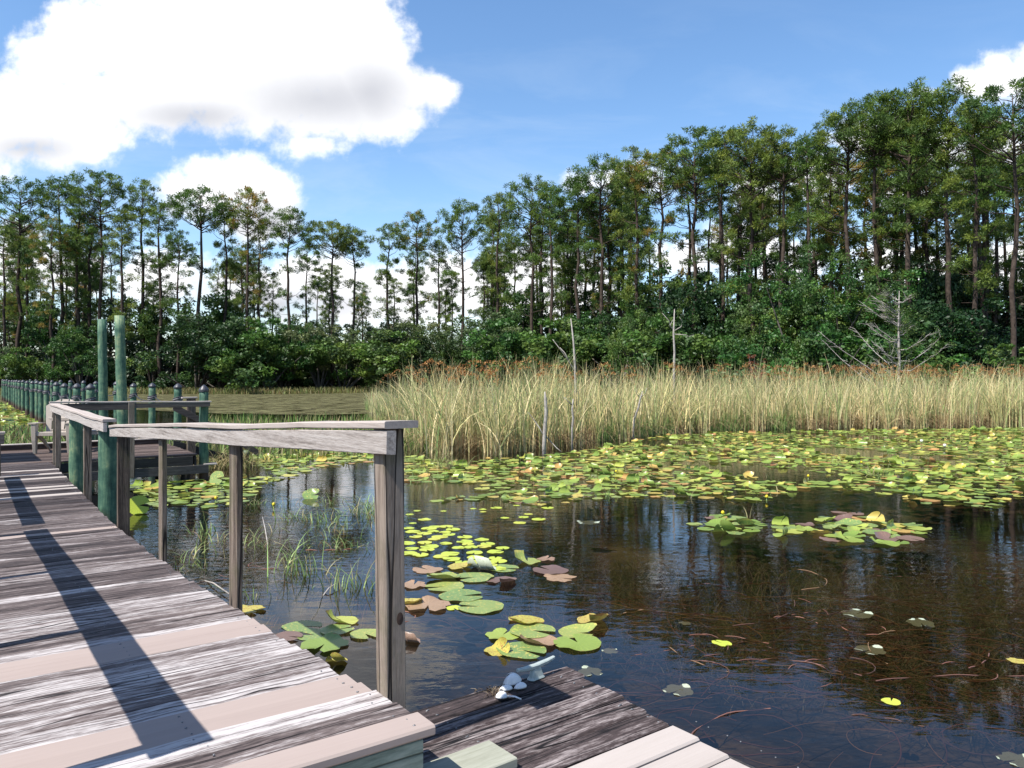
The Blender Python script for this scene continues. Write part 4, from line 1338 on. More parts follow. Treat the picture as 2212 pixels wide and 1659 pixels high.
# umbrella added out of view at the left, to cast shade on the platform
um = empty('shadow_caster', (-10.5, 12.73, ZP))
tag(um, 'dark green umbrella added out of view to shade the platform', 'shadow caster')
mb = MB(); n = 4; R = 1.3
vs = [(0, 0, 2.55)] + [(R * math.cos(2 * pi * k / n - .15), R * math.sin(2 * pi * k / n - .15), 2.1) for k in range(n)]
vs += [(0, 0, 2.53)] + [(v[0], v[1], v[2] - .02) for v in vs[1:n + 1]]
fs = [(0, 1 + k, 1 + (k + 1) % n) for k in range(n)] + [(n + 1, n + 2 + (k + 1) % n, n + 2 + k) for k in range(n)] + [(1 + k, n + 2 + k, n + 2 + (k + 1) % n, 1 + (k + 1) % n) for k in range(n)]
mb.add(vs, fs); mb.build('canopy', M['canvas'], um)
mb = MB(); mb.tube([(0, 0, 0), (0, 0, 2.5)], .025, 10); mb.tube([(0, 0, 0), (0, 0, .08)], .25, 16); mb.build('pole', M['rail_x'], um)

# ------------------------------------------------------------------ lower landing
ZL = CZ - 1.33
low = empty('lower_landing', (.2416, 3.573, 0), math.atan2(.486, .64) - .005)
tag(low, 'lower plank landing beside the boardwalk end, dark rotten boards and pale new ones', 'landing')
mb = MB()
y = 0.0; LW = 1.55
for i in range(5):
    wdt = .142
    sk = -.085 * abs(y)
    plank(mb, y - wdt + .006, y - .006, -LW, -.018 * i + .010 * random.uniform(-1, .6), ZL + random.uniform(-.004, .004), .036, random.uniform(.1, .9), 9, .003, ch=.008)
    for pj in (-.10, -.75):
        for q in (.3, .7): mb.tube([(pj + random.uniform(-.02, .02), y - wdt * q, ZL - .002), (pj, y - wdt * q, ZL + .003)], .0032, 6, mat=1)
    y -= wdt
mb.build('decking', [M['deck_old'], M['nail']], low)
for i in range(8):
    m_ = MB(); wdt = .146
    plank(m_, y - wdt + .005, y - .005, -LW, -.018 * (5 + i) + .012, ZL + .002, .034, random.random(), 4, .001, ch=.008)
    for pj in (-.10, -.75):
        for q in (.3, .7): m_.tube([(pj + .12, y - wdt * q, ZL), (pj + .12, y - wdt * q, ZL + .0035)], .003, 6, mat=1)
    tag(m_.build('replacement_board', [M['cream'], M['nail']], low), 'pale new board')
    y -= wdt
mb = MB()
for p in (-.06, -.8): mb.sweep([(p, -.01, ZL - .13), (p + .05, -1.9, ZL - .13)], .038, .17, axes=(0, 2), rnd=.4)
mb.sweep([(-LW, -.03, ZL - .13), (-.04, -.03, ZL - .13)], .036, .17, axes=(1, 2), rnd=.4)
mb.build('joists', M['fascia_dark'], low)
for p in (-.12, -1.3):
    for q in (-.12, -1.7):
        mb = MB(); mb.tube([(p, q, -.45), (p, q, ZL - .05)], .07, 10); mb.build('leg', M['fascia_dark'], low)
# pale offcut of board lying on the landing as a step
stp = empty('step_board', (-.084, 2.75, ZL + .024), TH + .03)
stp.location = (-.084, 2.75, ZL + .0225)
mb = MB(); mb.box((-.31, -.0825, 0), (.62, .165, .036), ch=.004, rnd=.4)
o = mb.build('step_board', M['pale_board'], None, (-.084, 2.75, ZL + .0235)); o.rotation_euler = (0, 0, TH + .05)
bpy.data.objects.remove(stp)
tag(o, 'pale green-grey offcut board lying on the lower landing', 'board')

# cleat
cx, cy = gp(1158, 1466, ZL)
cl = empty('dock_cleat', (cx, cy, ZL + .004), math.atan2(.486, .64) + .12)
tag(cl, 'weathered pale metal dock cleat on the lower landing', 'cleat')
mb = MB(); mb.sweep([(-.115, 0, .062), (-.07, 0, .056), (0, 0, .052), (.07, 0, .056), (.115, 0, .062)], .022, .018, axes=(1, 2), ch=.007, taper=[.7, 1, 1.15, 1, .7]); mb.build('horn', M['galv'], cl)
mb = MB(); mb.sweep([(0, 0, 0), (0, 0, .01), (0, 0, .05)], .055, .026, axes=(0, 1), ch=.006, taper=[1.6, 1.3, .8]); mb.build('base', M['galv'], cl)


def shard(u, v, a, b, h, rz, label, name='shell_fragment', lift=0.0, tilt=0.0):
    x, y = gp(u, v, ZL); n, K = 9, 5; vs, fs = [], []
    for sh in (0, 1):
        for i in range(n + 1):
            for j in range(K + 1):
                th = 2 * pi * (i / n) * .72 + pi * 1.16; rr = .04 + .96 * j / K
                vs.append((a * math.cos(th) * rr * (1 + .05 * random.uniform(-1, 1) * (j == K)), b * math.sin(th) * rr, h * math.sqrt(max(0, 1.0 - .96 * rr ** 2)) - sh * .005 + .004))
    m = (n + 1) * (K + 1)
    for i in range(n):
        for j in range(K):
            q = (i * (K + 1) + j, (i + 1) * (K + 1) + j, (i + 1) * (K + 1) + j + 1, i * (K + 1) + j + 1)
            fs.append(q); fs.append(tuple(m + w for w in reversed(q)))
    for i in range(n):
        for j in (0, K):
            fs.append((i * (K + 1) + j, (i + 1) * (K + 1) + j, m + (i + 1) * (K + 1) + j, m + i * (K + 1) + j))
    for j in range(K):
        for i in (0, n): fs.append((i * (K + 1) + j, i * (K + 1) + j + 1, m + i * (K + 1) + j + 1, m + i * (K + 1) + j))
    mb = MB(); mb.add(vs, fs, smooth=True)
    o = mb.build(name, M['shell'], None, (x, y, ZL + .004 + lift)); o.rotation_euler = (tilt, 0, rz)
    return tag(o, label, 'shell')


G = None
shard(1104, 1484, .046, .032, .042, .3, 'largest domed white shell fragment, nearest the dock cleat', lift=.012, tilt=.15)
shard(1122, 1489, .034, .020, .022, .4, 'small flat white shell fragment right of the domed one')
shard(1091, 1493, .036, .018, .018, .35, 'long low white shell fragment in front of the domed one')
shard(1082, 1509, .028, .024, .022, .1, 'bright white shell fragment lying nearest the camera beside a twig')
x, y = gp(1097, 1508, ZL); mb = MB(); mb.tube([(0, 0, .008), (.03, -.008, .009), (.055, -.028, .007)], [.005, .004, .003], 6)
tag(mb.build('twig', M['shell'], None, (x, y, ZL)), 'short pale twig beside the white shell fragments', 'twig')
rng = np.random.default_rng(3); x, y = gp(1068, 1497, ZL)
n = 60; V, Q, C = blades(np.stack([x + rng.normal(0, .03, n), y + rng.normal(0, .018, n), np.full(n, ZL + .002)], 1), rng.uniform(.01, .05, n), rng.uniform(.3, 2, n), rng.uniform(0, 6.3, n), rng.uniform(.003, .007, n), rng, [(.2, .15, .1), (.10, .07, .045), (.3, .24, .17)], 3, .5, .4)
tag(link('dry_weed', np_mesh('dry_weed', V, Q, C), M['blade']), 'small heap of dry brown weed left of the white shell fragments', 'dry weed')

# ------------------------------------------------------------------ lily pads
def pad_mesh(seed, notch=.32, wav=.012, curl=0.0, torn=0.0, fold=0.0, n=26):
    rr = random.Random(seed); vs = [(0, 0, .004)]; K = 4
    a0 = rr.uniform(0, 2 * pi); el = rr.uniform(.86, 1.0)
    ph = [rr.uniform(0, 6) for _ in range(4)]
    ang = [notch * .5 + (2 * pi - notch) * i / (n - 1) for i in range(n)]
    for j in range(1, K + 1):
        for i, a in enumerate(ang):
            q = j / K
            r = q * (1 + .035 * math.sin(3 * a + ph[0]) + .02 * math.sin(7 * a + ph[1]) - (torn * max(0, math.sin(5 * a + ph[2])) * rr.uniform(.3, 1) if j == K else 0))
            if i in (0, n - 1) and j == K: r *= .93
            x, y = r * math.cos(a), r * math.sin(a) * el
            z = .004 + wav * q * q * math.sin(2 * a + ph[2]) + wav * .8 * q ** 3 * math.sin(5 * a + ph[3])
            if curl: z += curl * max(0, math.sin(a * .5 + ph[0] * .3) - .35) * q ** 3 * 1.4
            if fold:                                # the leaf rolls up along one side
                s = max(0, x * .8 + y * .6 + .25); R = fold
                cx_ = R * math.sin(min(2.4, s / R)) - s; x += cx_ * .8; y += cx_ * .6; z += R * (1 - math.cos(min(2.4, s / R)))
            vs.append((x, y, max(z, .003) if not fold else z))
    fs = []
    for i in range(n - 1): fs.append((0, 1 + i, 2 + i))
    for j in range(1, K):
        for i in range(n - 1):
            p, q = 1 + (j - 1) * n + i, 1 + j * n + i
            fs.append((p, q, q + 1, p + 1))
    return vs, fs


PADV = [pad_mesh(i, .3 + .1 * (i % 3), .02 + .015 * (i % 2), torn=.05) for i in range(6)] + [pad_mesh(10 + i, .35, .06, curl=.35 + .15 * i, torn=.12) for i in range(3)] \
    + [pad_mesh(20 + i, .3, .07, torn=.30) for i in range(3)] + [pad_mesh(30 + i, .16, .05, fold=f, torn=.08) for i, f in enumerate((.62, .42))]
PADME = {}


def pad_me(var, mat):
    if (var, mat) not in PADME:
        vs, fs = PADV[var]; me = bpy.data.meshes.new('lily_pad'); me.from_pydata(vs, [], fs)
        me.polygons.foreach_set('use_smooth', np.ones(len(fs), dtype=bool)); me.materials.append(M[mat])
        at_ = me.attributes.new('leaf', 'FLOAT_VECTOR', 'POINT'); at_.data.foreach_set('vector', np.array(vs, dtype=np.float32).ravel())
        PADME[(var, mat)] = me
    return PADME[(var, mat)]


def pad(x, y, r, var, mat, label, group, rz=None, tilt=0.0, z=0.0, name='lily_pad', cat='lily pad'):
    o = bpy.data.objects.new(name, pad_me(var, mat)); COL.objects.link(o)
    o.location = (x, y, z); o.scale = (r, r, r); o.rotation_euler = (tilt, 0, random.uniform(0, 2 * pi) if rz is None else rz)
    return tag(o, label, cat, group)


NEARPADS = [  # u, v, radius, shape, colour, label
    (925, 1232, .17, 10, 'pad_brown', 'sunken tan lily pad with a curled centre, left of the folded pale leaf'),
    (996, 1226, .155, 7, 'pad_yellow', 'yellow curled lily pad just left of the folded pale green leaf'),
    (1040, 1231, .17, 13, 'pad_pale', 'folded pale green lily leaf standing on edge among big pads right of the corner post'),
    (957, 1249, .19, 6, 'pad_green', 'green pad with yellow rim below the sunken tan lily pad'),
    (1025, 1249, .20, 1, 'pad_green', 'broad speckled green pad under the folded pale leaf'),
    (1084, 1255, .165, 7, 'pad_purple', 'purple-brown lily pad right of the broad speckled green pad'),
    (1088, 1228, .17, 2, 'pad_green', 'dark green flat pad behind the purple-brown pad'),
    (1140, 1213, .16, 8, 'pad_green', 'green pad with raised curled edge, right of the lime leaf cluster'),
    (1180, 1209, .12, 11, 'pad_brown', 'small torn brown leaf beside the pad with raised curled edge'),
    (1188, 1233, .20, 3, 'pad_purple', 'dull olive flat pad floating alone right of the big pads'),
    (1211, 1249, .17, 10, 'pad_brown', 'rotting orange-brown pad below the dull olive pad'),
    (961, 1269, .20, 4, 'pad_green', 'smooth green pad with pointed lobe, third from the bottom of the near cluster'),
    (998, 1289, .215, 5, 'pad_green', 'large smooth green pad above the lowest heart-shaped pad'),
    (1038, 1312, .215, 0, 'pad_green', 'large heart-shaped green pad lowest in the near cluster'),
    (925, 1310, .215, 9, 'pad_brown', 'long withered tan pad beside the corner post'),
    (894, 1265, .15, 11, 'pad_brown', 'crumpled tan leaf just right of the corner post'),
    (884, 1303, .13, 6, 'pad_yellow', 'yellow-green pad half hidden by the corner post'),
    (1086, 1372, .15, 9, 'pad', 'green pad with browned tip at the left of the lower cluster'),
    (1150, 1365, .19, 2, 'pad_green', 'smooth green pad at the middle of the lower cluster'),
    (1134, 1344, .16, 7, 'pad_yellow', 'yellow ragged pad at the top of the lower cluster'),
    (1128, 1407, .20, 4, 'pad_green', 'large green pad at the bottom of the lower cluster'),
    (1165, 1388, .165, 6, 'pad_brown', 'pad with pink withered rim at the middle of the lower cluster'),
    (1077, 1407, .11, 12, 'pad_yellow', 'shrivelled tan curled leaf at the lower left of the lower cluster'),
    (1248, 1367, .16, 7, 'pad_green', 'yellow-green wavy pad at the right of the lower cluster'),
    (1248, 1391, .19, 1, 'pad', 'olive pad with brown lobe below the wavy yellow-green pad'),
    (1280, 1341, .14, 8, 'pad_yellow', 'crinkled yellow leaf at the upper right of the lower cluster'),
    (654, 1353, .17, 4, 'pad_green', 'left pad of the cluster close beside the boardwalk edge'),
    (681, 1372, .15, 2, 'pad_green', 'front middle pad of the cluster close beside the boardwalk edge'),
    (728, 1363, .14, 3, 'pad_green', 'shaded right pad of the cluster close beside the boardwalk edge'),
    (740, 1343, .14, 8, 'pad', 'upturned rear pad of the cluster close beside the boardwalk edge'),
    (701, 1395, .195, 9, 'pad', 'big ragged yellow-green pad lowest beside the boardwalk edge'),
    (622, 1377, .12, 0, 'pad_purple', 'olive pad partly under the boardwalk edge'),
    (789, 1372, .13, 5, 'pad_green', 'half shaded green pad left of the corner post'),
    (882, 1388, .10, 13, 'pad_brown', 'upright curled brown leaf right of the corner post foot'),
    (726, 1432, .085, 12, 'pad_yellow', 'tiny curled yellow leaf touching the boardwalk edge'),
    (542, 1319, .13, 10, 'pad_yellow', 'drowned tan leaf right of the second rail post'),
    (1965, 1040, .24, 13, 'pad', 'upright folded yellow-green leaf near the front of the broad lily raft'),
]
x, y = gp(300, 1110); pad(x, y, .15, 2, 'pad_lime', 'big upright yellow-green leaf right of the thick green piling', None, rz=.5, tilt=1.2, z=.12)
x, y = gp(672, 1076); pad(x, y, .14, 7, 'pad_green', 'upturned leaf among the pads near the back of the shallows', None, rz=.2, tilt=.6, z=.05)
x, y = gp(468, 1046); pad(x, y, .15, 2, 'pad_green', 'dark upright leaf among the pads between two rail posts', None, rz=-.3, tilt=1.1, z=.11)
CLUSTER_G = 'large lily pads floating near the boardwalk'
for (u, v, r, sh, mt, lab) in NEARPADS:
    x, y = gp(u, v); pad(x, y, r * .95, sh, mt, lab, CLUSTER_G, z=.001 + random.uniform(0, .012))
x, y = gp(1925, 1516); pad(x, y, .056, 0, 'pad_lime', 'single small bright yellow pad alone on the dark water', None, z=.003)
x, y = gp(980, 1314); pad(x, y, .07, 1, 'pad_lime', 'small yellow-green leaf beside the long withered tan pad', None, z=.003)
x, y = gp(1211, 1385); pad(x, y, .075, 2, 'pad_pale', 'small pale green leaf between the two halves of the lower cluster', None, z=.003)


def inside(u, v, poly):
    c = False; n = len(poly)
    for i in range(n):
        (x1, y1), (x2, y2) = poly[i], poly[i - 1]
        if (y1 > v) != (y2 > v) and u < (x2 - x1) * (v - y1) / (y2 - y1) + x1: c = not c
    return c


P_MAIN = [(868, 985), (1000, 1000), (1170, 985), (1300, 968), (1430, 942), (1600, 933), (2240, 924), (2240, 1060), (2140, 1100), (2010, 1090), (1900, 1070), (1760, 1050), (1640, 1085), (1500, 1075), (1300, 1080), (1150, 1097), (1060, 1078), (930, 1085), (868, 1060)]
P_ISL = [(1490, 1132), (1545, 1108), (1640, 1132), (1700, 1130), (1830, 1102), (1900, 1128), (2015, 1132), (2008, 1150), (1960, 1182), (1840, 1172), (1680, 1160), (1560, 1158)]
P_LEFT = [(285, 1052), (445, 1034), (540, 992), (800, 985), (800, 998), (700, 1008), (560, 1052), (520, 1090), (460, 1100), (380, 1092), (300, 1112)]
P_LIME = [(872, 1142), (955, 1134), (1090, 1182), (1078, 1232), (1010, 1226), (930, 1205), (872, 1195)]
P_OPEN = [(868, 1085), (1200, 1090), (1200, 1130), (868, 1140)]
P_FARL = [(0, 872), (20, 874), (90, 915), (60, 930), (0, 930)]
P_MID = [(440, 1000), (540, 985), (800, 970), (800, 985), (560, 998)]


def scatter(poly, n, rmin, rmax, overlap, seed, margin=0):
    rr = random.Random(seed); us = [p[0] for p in poly]; vs = [p[1] for p in poly]
    W = [gp(u, v) for u, v in poly]; x0, x1 = min(w[0] for w in W), max(w[0] for w in W); y0, y1 = min(w[1] for w in W), max(w[1] for w in W)
    out = []; grid = {}; tries = 0
    while len(out) < n and tries < n * 60:
        tries += 1
        x, y = rr.uniform(x0, x1), rr.uniform(y0, y1); u, v = CX + x / y * FL, CY + CZ * FL / y
        if not inside(u, v, poly): continue
        # open leads of water inside the raft
        nn = math.sin(x * 1.1 + 1.3 * math.sin(y * .7)) + math.sin(y * .9 + .6 * x)
        if nn < -1.25 and n > 200: continue
        r = rr.uniform(rmin, rmax)
        gx, gy = int(x / .5), int(y / .5); bad = False
        for i in (-1, 0, 1):
            for j in (-1, 0, 1):
                for (a, b, c) in grid.get((gx + i, gy + j), ()):
                    if (a - x) ** 2 + (b - y) ** 2 < ((c + r) * overlap) ** 2: bad = True
        if bad: continue
        out.append((x, y, r)); grid.setdefault((gx, gy), []).append((x, y, r))
    return out


SHAPES = [0, 1, 2, 3, 4, 5, 0, 1, 2, 3, 4, 5, 6, 7, 8, 9, 10]
raft = sorted(scatter(P_MAIN, 3000, .065, .155, .60, 1), key=lambda q: q[1])
isl = scatter(P_ISL, 60, .10, .18, .60, 2)
lft = sorted(scatter(P_LEFT, 240, .06, .16, .70, 3), key=lambda q: q[1])
lime = scatter(P_LIME, 42, .075, .11, .82, 4)
opn = scatter(P_OPEN, 16, .05, .10, 1.2, 5)
rp = random.Random(8)
for (x, y, r) in isl:
    pad(x, y, r, rp.choice(SHAPES + [8, 12, 13]), rp.choice(['pad', 'pad', 'pad_green', 'pad_green', 'pad', 'pad_purple']), 'lily pad in the small separate raft on the dark water at the right', 'lily pads of the small separate raft', z=rp.uniform(.001, .02), tilt=rp.gauss(0, .03))
for (x, y, r) in lime:
    pad(x, y, r, rp.choice([0, 1, 2, 3, 4, 5]), 'pad_lime', 'small lime-yellow leaf in the bright cluster right of the corner post', 'lime-yellow leaves of the bright cluster', z=rp.uniform(.001, .008))
for (x, y, r) in opn:
    pad(x, y, r, rp.choice([0, 1, 2, 3]), 'pad_lime', 'tiny stray lime leaf between the broad raft and the bright cluster', 'stray lime leaves', z=.003)
for (x, y, r) in lft[:60]:
    pad(x, y, r, rp.choice(SHAPES), rp.choice(['pad', 'pad', 'pad_green']), 'lily pad in the patch seen under the boardwalk rail', 'lily pads under the boardwalk rail', z=rp.uniform(.001, .015))
for (x, y, r) in raft[:80]:
    sh = rp.choice(SHAPES + [12])
    pad(x, y, r, sh, rp.choice(['pad', 'pad', 'pad', 'pad_green', 'pad_yellow']), 'lily pad in the nearest rows of the broad raft before the reeds', 'lily pads of the broad raft', z=rp.uniform(.001, .03), tilt=rp.gauss(0, .05))
mb = MB(); leafco = []
rest = raft[80:] + lft[60:] + scatter(P_FARL, 260, .12, .22, .75, 6) + scatter(P_MID, 160, .07, .15, .75, 7)
for (x, y, r) in rest:
    vs, fs = PADV[rp.choice(SHAPES + [12, 13, 8])]; a = rp.uniform(0, 2 * pi); c, s = math.cos(a), math.sin(a); z0 = rp.uniform(.001, .03)
    tx = rp.gauss(0, .05); leafco += vs
    mb.add([(x + r * (p[0] * c - p[1] * s), y + r * (p[0] * s + p[1] * c), z0 + max(-.0, r * p[2] + r * p[1] * tx)) for p in vs], fs, 0, rp.random(), True)
o = mb.build('lily_pads', M['pad']); at_ = o.data.attributes.new('leaf', 'FLOAT_VECTOR', 'POINT'); at_.data.foreach_set('vector', np.array(leafco, dtype=np.float32).ravel())
tag(o, 'countless lily pads making up the far rows of the broad raft', 'lily pads', kind='stuff')

# flowers
FL_ = [(1655, 1075, 'yellow lily bud near the front of the broad raft, left part'), (590, 1092, 'yellow lily bud among the pads under the rail'), (465, 1078, 'yellow bud beside the second rail post'),
       (1990, 955, 'pale open flower in the far right of the raft'), (2040, 965, 'yellow-white flower in the far right of the raft, right of the pale open one'), (1745, 1030, 'yellow bud in the middle of the broad raft'),
       (1330, 1020, 'yellow bud left of the raft middle'), (1560, 1110, 'yellow bud at the left tip of the small separate raft'), (2080, 1010, 'yellow bud near the right edge of the broad raft'), (1860, 1000, 'yellow bud behind the upright folded leaf')]
for (u, v, lab) in FL_:
    x, y = gp(u, v, .05); r = empty('lily_flower', (x, y, 0)); white = 'pale open' in lab or 'white' in lab
    mb = MB(); mb.tube([(0, 0, -.1), (.01, 0, .05)], .008, 6); mb.build('stem', M['pad_green'], r)
    mb = MB(); q = .032 if not white else .06
    for k in range(6):
        a = k * pi / 3; c, s = math.cos(a), math.sin(a)
        mb.add([(.01 + c * .006 - s * q * .4, s * .006 + c * q * .4, .045), (.01 + c * q * .9, s * q * .9, .05 + q * .7), (.01 + c * .006 + s * q * .4, s * .006 - c * q * .4, .045), (.01 + c * q * .45, s * q * .45, .05 + q * 1.5)], [(0, 1, 3), (1, 2, 3), (0, 2, 1)], 0, 0, True)
    mb.tube([(.01, 0, .045), (.01, 0, .06 + q * .6), (.01, 0, .06 + q * 1.1)], [q * .5, q * .65, q * .25], 8)
    mb.build('bloom', M['petal'] if white else M['flower'], r)
    tag(r, lab, 'flower', 'water lily flowers')

# pale scraps
for (u, v, r, mt, lab) in [(1560, 1390, .075, 'pad_lime', 'bright green scrap of leaf alone on the weedy water'), (1465, 1490, .10, 'pad_pale', 'pale limp leaf afloat right of the lower landing corner'), (1850, 1325, .13, 'pad_pale', 'long pale drowned leaf on the brown weedy water'),
                           (1880, 1403, .11, 'pad_pale', 'grey-green drowned leaf below the long pale one'), (1990, 1345, .12, 'pad_pale', 'pale leaf tangled in reddish weed at the right'), (2195, 1428, .06, 'pad_yellow', 'yellow leaf scrap at the right edge of the water'),
                           (2195, 1640, .09, 'pad_pale', 'pale leaf at the bottom right corner of the water'), (1318, 1405, .06, 'pad_pale', 'white leaf scrap above the lower landing corner'), (1275, 1450, .09, 'pad_pale', 'whitish submerged leaf touching the landing corner'), (1480, 1345, .05, 'pad_pale', 'small white leaf scrap in the weedy water'),
                           (1270, 1128, .16, 'pad_pale', 'whitish strip of floating scum right of the bright cluster'), (1120, 1085, .16, 'pad_brown', 'withered brown leaf at the near edge of the broad raft')]:
    x, y = gp(u, v); pad(x, y, r, 9 + random.randrange(3), mt, lab, None, z=-.004 if mt == 'pad_pale' else .003, name='leaf_scrap', cat='leaf')

# submerged strands
def strands():
    rng = np.random.default_rng(9); mb = MB(); cols = []
    V_, Q_, C_ = [], [], []; off = 0
    tangles = [(1405, 1312, 45, 34), (1300, 1335, 60, 24), (2120, 1500, 70, 40), (1900, 1345, 110, 46), (1650, 1345, 130, 46), (2030, 1400, 120, 50), (1120, 1110, 130, 40), (1180, 1300, 70, 22), (1000, 1345, 90, 12), (1480, 1420, 120, 30), (1750, 1440, 160, 36), (600, 1200, 140, 40), (1800, 1560, 300, 26), (2150, 1250, 120, 30)]
    for (tu, tv, sd, n) in tangles:
        for _ in range(n):
            u, v = rng.normal(tu, sd), rng.normal(tv, sd * .32)
            if v < 1030: continue
            x, y = gp(u, v)
            a = rng.uniform(0, 2 * pi); curv = rng.choice([-1, 1]) * rng.uniform(.5, 6.5); ln = rng.uniform(.3, 1.2); K = 16
            if rng.random() < .35: a = rng.choice([0, pi]) + rng.normal(0, .3); curv *= .3
            pts = []; z0 = rng.uniform(-.10, .001)
            if rng.random() < .4: a = rng.choice([0, pi]) + rng.normal(0, .3)
            for k in range(K + 1):
                pts.append((x, y, z0 + .006 * math.sin(k * .9 + a)))
                a += curv * ln / K; x += math.cos(a) * ln / K; y += math.sin(a) * ln / K
            b0 = len(mb.v); mb.tube(pts, rng.uniform(.002, .0048), 4, caps=False)
            c = np.array([(.23, .10, .065), (.17, .08, .06), (.27, .16, .085), (.12, .06, .045)][rng.integers(0, 4)]) * rng.uniform(.7, 1.3)
            cols.append(np.repeat(c[None], len(mb.v) - b0, 0))
    me = np_mesh('pond_weed', np.array([tuple(p) for p in mb.v]), np.array(mb.f), np.concatenate(cols), True)
    tag(link('pond_weed', me, M['strand']), 'reddish brown strands of weed lying at the water surface', 'pond weed', kind='stuff')
    # feathery weed under the surface
    parts = []
    N = 15000
    u = rng.uniform(1080, 2230, N); v = rng.uniform(1180, 1600, N)
    lim = 1370 + (u - 1350) * .16
    ok = (v < lim + rng.normal(0, 25, N)); u, v = u[ok], v[ok]
    d = FL * (CZ + .06) / (v - CY); x = (u - CX) / FL * d; n = len(x)
    parts.append(blades(np.stack([x, d, np.full(n, -.30)], 1), rng.uniform(.10, .28, n), rng.uniform(.8, 2.2, n), rng.uniform(0, 6.3, n), rng.uniform(.004, .010, n), rng, [(.17, .125, .085), (.21, .16, .105), (.11, .08, .06), (.19, .175, .11)], 3, .3, .4))
    N = 1600
    u = rng.uniform(370, 830, N); v = rng.uniform(1080, 1330, N); d = FL * (CZ + .05) / (v - CY); x = (u - CX) / FL * d
    parts.append(blades(np.stack([x, d, np.full(N, -.30)], 1), rng.uniform(.15, .33, N), rng.uniform(.3, 1.2, N), rng.uniform(0, 6.3, N), rng.uniform(.005, .012, N), rng, [(.24, .21, .08), (.30, .27, .11), (.17, .13, .06), (.30, .13, .08)], 3, .3, .4))
    V, Q, C = join(parts)
    tag(link('sunken_weed', np_mesh('sunken_weed', V, Q, C), M['strand']), 'brown feathery weed just under the water surface', 'pond weed', kind='stuff')


strands()

# grass tufts in the shallows
TUFTS = [(640, 1235, .55, 26, 'tallest grass tuft in the shallows, between second rail post and corner post'), (775, 1270, .5, 24, 'green grass tuft against the left side of the corner post'), (800, 1110, .55, 34, 'grass tuft behind the corner post, left side'),
         (700, 1125, .35, 22, 'low grass tuft in the middle of the shallows'), (625, 1120, .38, 16, 'thin grass tuft far left of the low middle tuft'), (435, 1150, .30, 12, 'small grass tuft right of the third rail post'),
         (420, 1195, .3, 8, 'dry stubble tuft right of the third rail post'), (525, 1290, .28, 12, 'grass tuft at the foot of the second rail post'), (955, 1010, .6, 40, 'pale grass tuft before the left end of the reeds'), (560, 1090, .35, 12, 'grass tuft beside the lily pads under the rail'),
         (1625, 1122, .35, 8, 'small three-bladed tuft in the small separate raft'), (1890, 1030, .5, 18, 'straw tuft in the right part of the broad raft'), (1800, 1000, .35, 12, 'thin straw tuft in the middle of the broad raft'), (2180, 1015, .4, 12, 'straw tuft near the right edge of the broad raft'), (1310, 1075, .35, 6, 'few-bladed tuft at the near edge of the raft'),
         (740, 1180, .3, 14, 'sparse tuft near the left side of the corner post, above the green one'), (880, 1120, .62, 3, 'single tall bent grass stem right of the corner post')]
for (u, v, h, n, lab) in TUFTS:
    rng = np.random.default_rng(int(u)); x, y = gp(u, v); sp_ = .05 + .006 * n
    dry = 'dry' in lab or 'straw' in lab or 'pale' in lab
    cols = [(.46, .40, .20), (.38, .33, .15), (.30, .38, .14)] if dry else [(.26, .40, .13), (.34, .46, .17), (.18, .28, .08), (.40, .36, .18)]
    B = np.stack([rng.normal(0, sp_, n), rng.normal(0, sp_, n), np.full(n, -.06)], 1)
    n2 = n if n < 10 else n * 2
    B = np.stack([rng.normal(0, sp_ * .8, n2), rng.normal(0, sp_ * .8, n2), np.full(n2, -.06)], 1); n = n2
    V, Q, C = blades(B, rng.uniform(.35, 1.0, n) * h, rng.uniform(.15, .95, n), rng.uniform(0, 6.3, n), rng.uniform(.008, .016, n), rng, cols, 5, .55, .1)
    o = link('grass_tuft', np_mesh('grass_tuft', V, Q, C), M['blade'], None, (x, y, 0)); tag(o, lab, 'grass tuft', 'grass tufts in the shallows')
def shallows_grass():
    rng = np.random.default_rng(44); B = []
    poly = [(560, 1080), (700, 1085), (835, 1050), (835, 1190), (760, 1210), (640, 1190), (520, 1190), (400, 1240), (385, 1150)]
    cl = []
    while len(cl) < 32:
        u, v = rng.uniform(380, 840), rng.uniform(1050, 1260)
        if inside(u, v, poly): cl.append(gp(u, v))
    for (x, y) in cl:
        for _ in range(rng.integers(6, 26)): B.append((x + rng.normal(0, .11), y + rng.normal(0, .11), -.05))
    for (u0, u1, v0, v1, k) in ((870, 960, 985, 1060, 60), (1880, 1900, 1015, 1040, 10), (1100, 1700, 1010, 1080, 46), (2000, 2200, 990, 1040, 20)):
        for _ in range(k): B.append((*gp(rng.uniform(u0, u1), rng.uniform(v0, v1)), -.03))
    B = np.array(B); n = len(B)
    V, Q, C = blades(B, rng.uniform(.10, .36, n), rng.uniform(.3, 1.6, n), rng.uniform(0, 6.3, n), rng.uniform(.006, .013, n), rng, [(.28, .40, .14), (.36, .46, .18), (.20, .28, .09), (.44, .38, .19), (.30, .20, .10)], 5, .6, .1)
    tag(link('shallows_grass', np_mesh('shallows_grass', V, Q, C), M['blade']), 'thin bent grass growing up through the shallow water', 'grass', kind='stuff')


shallows_grass()
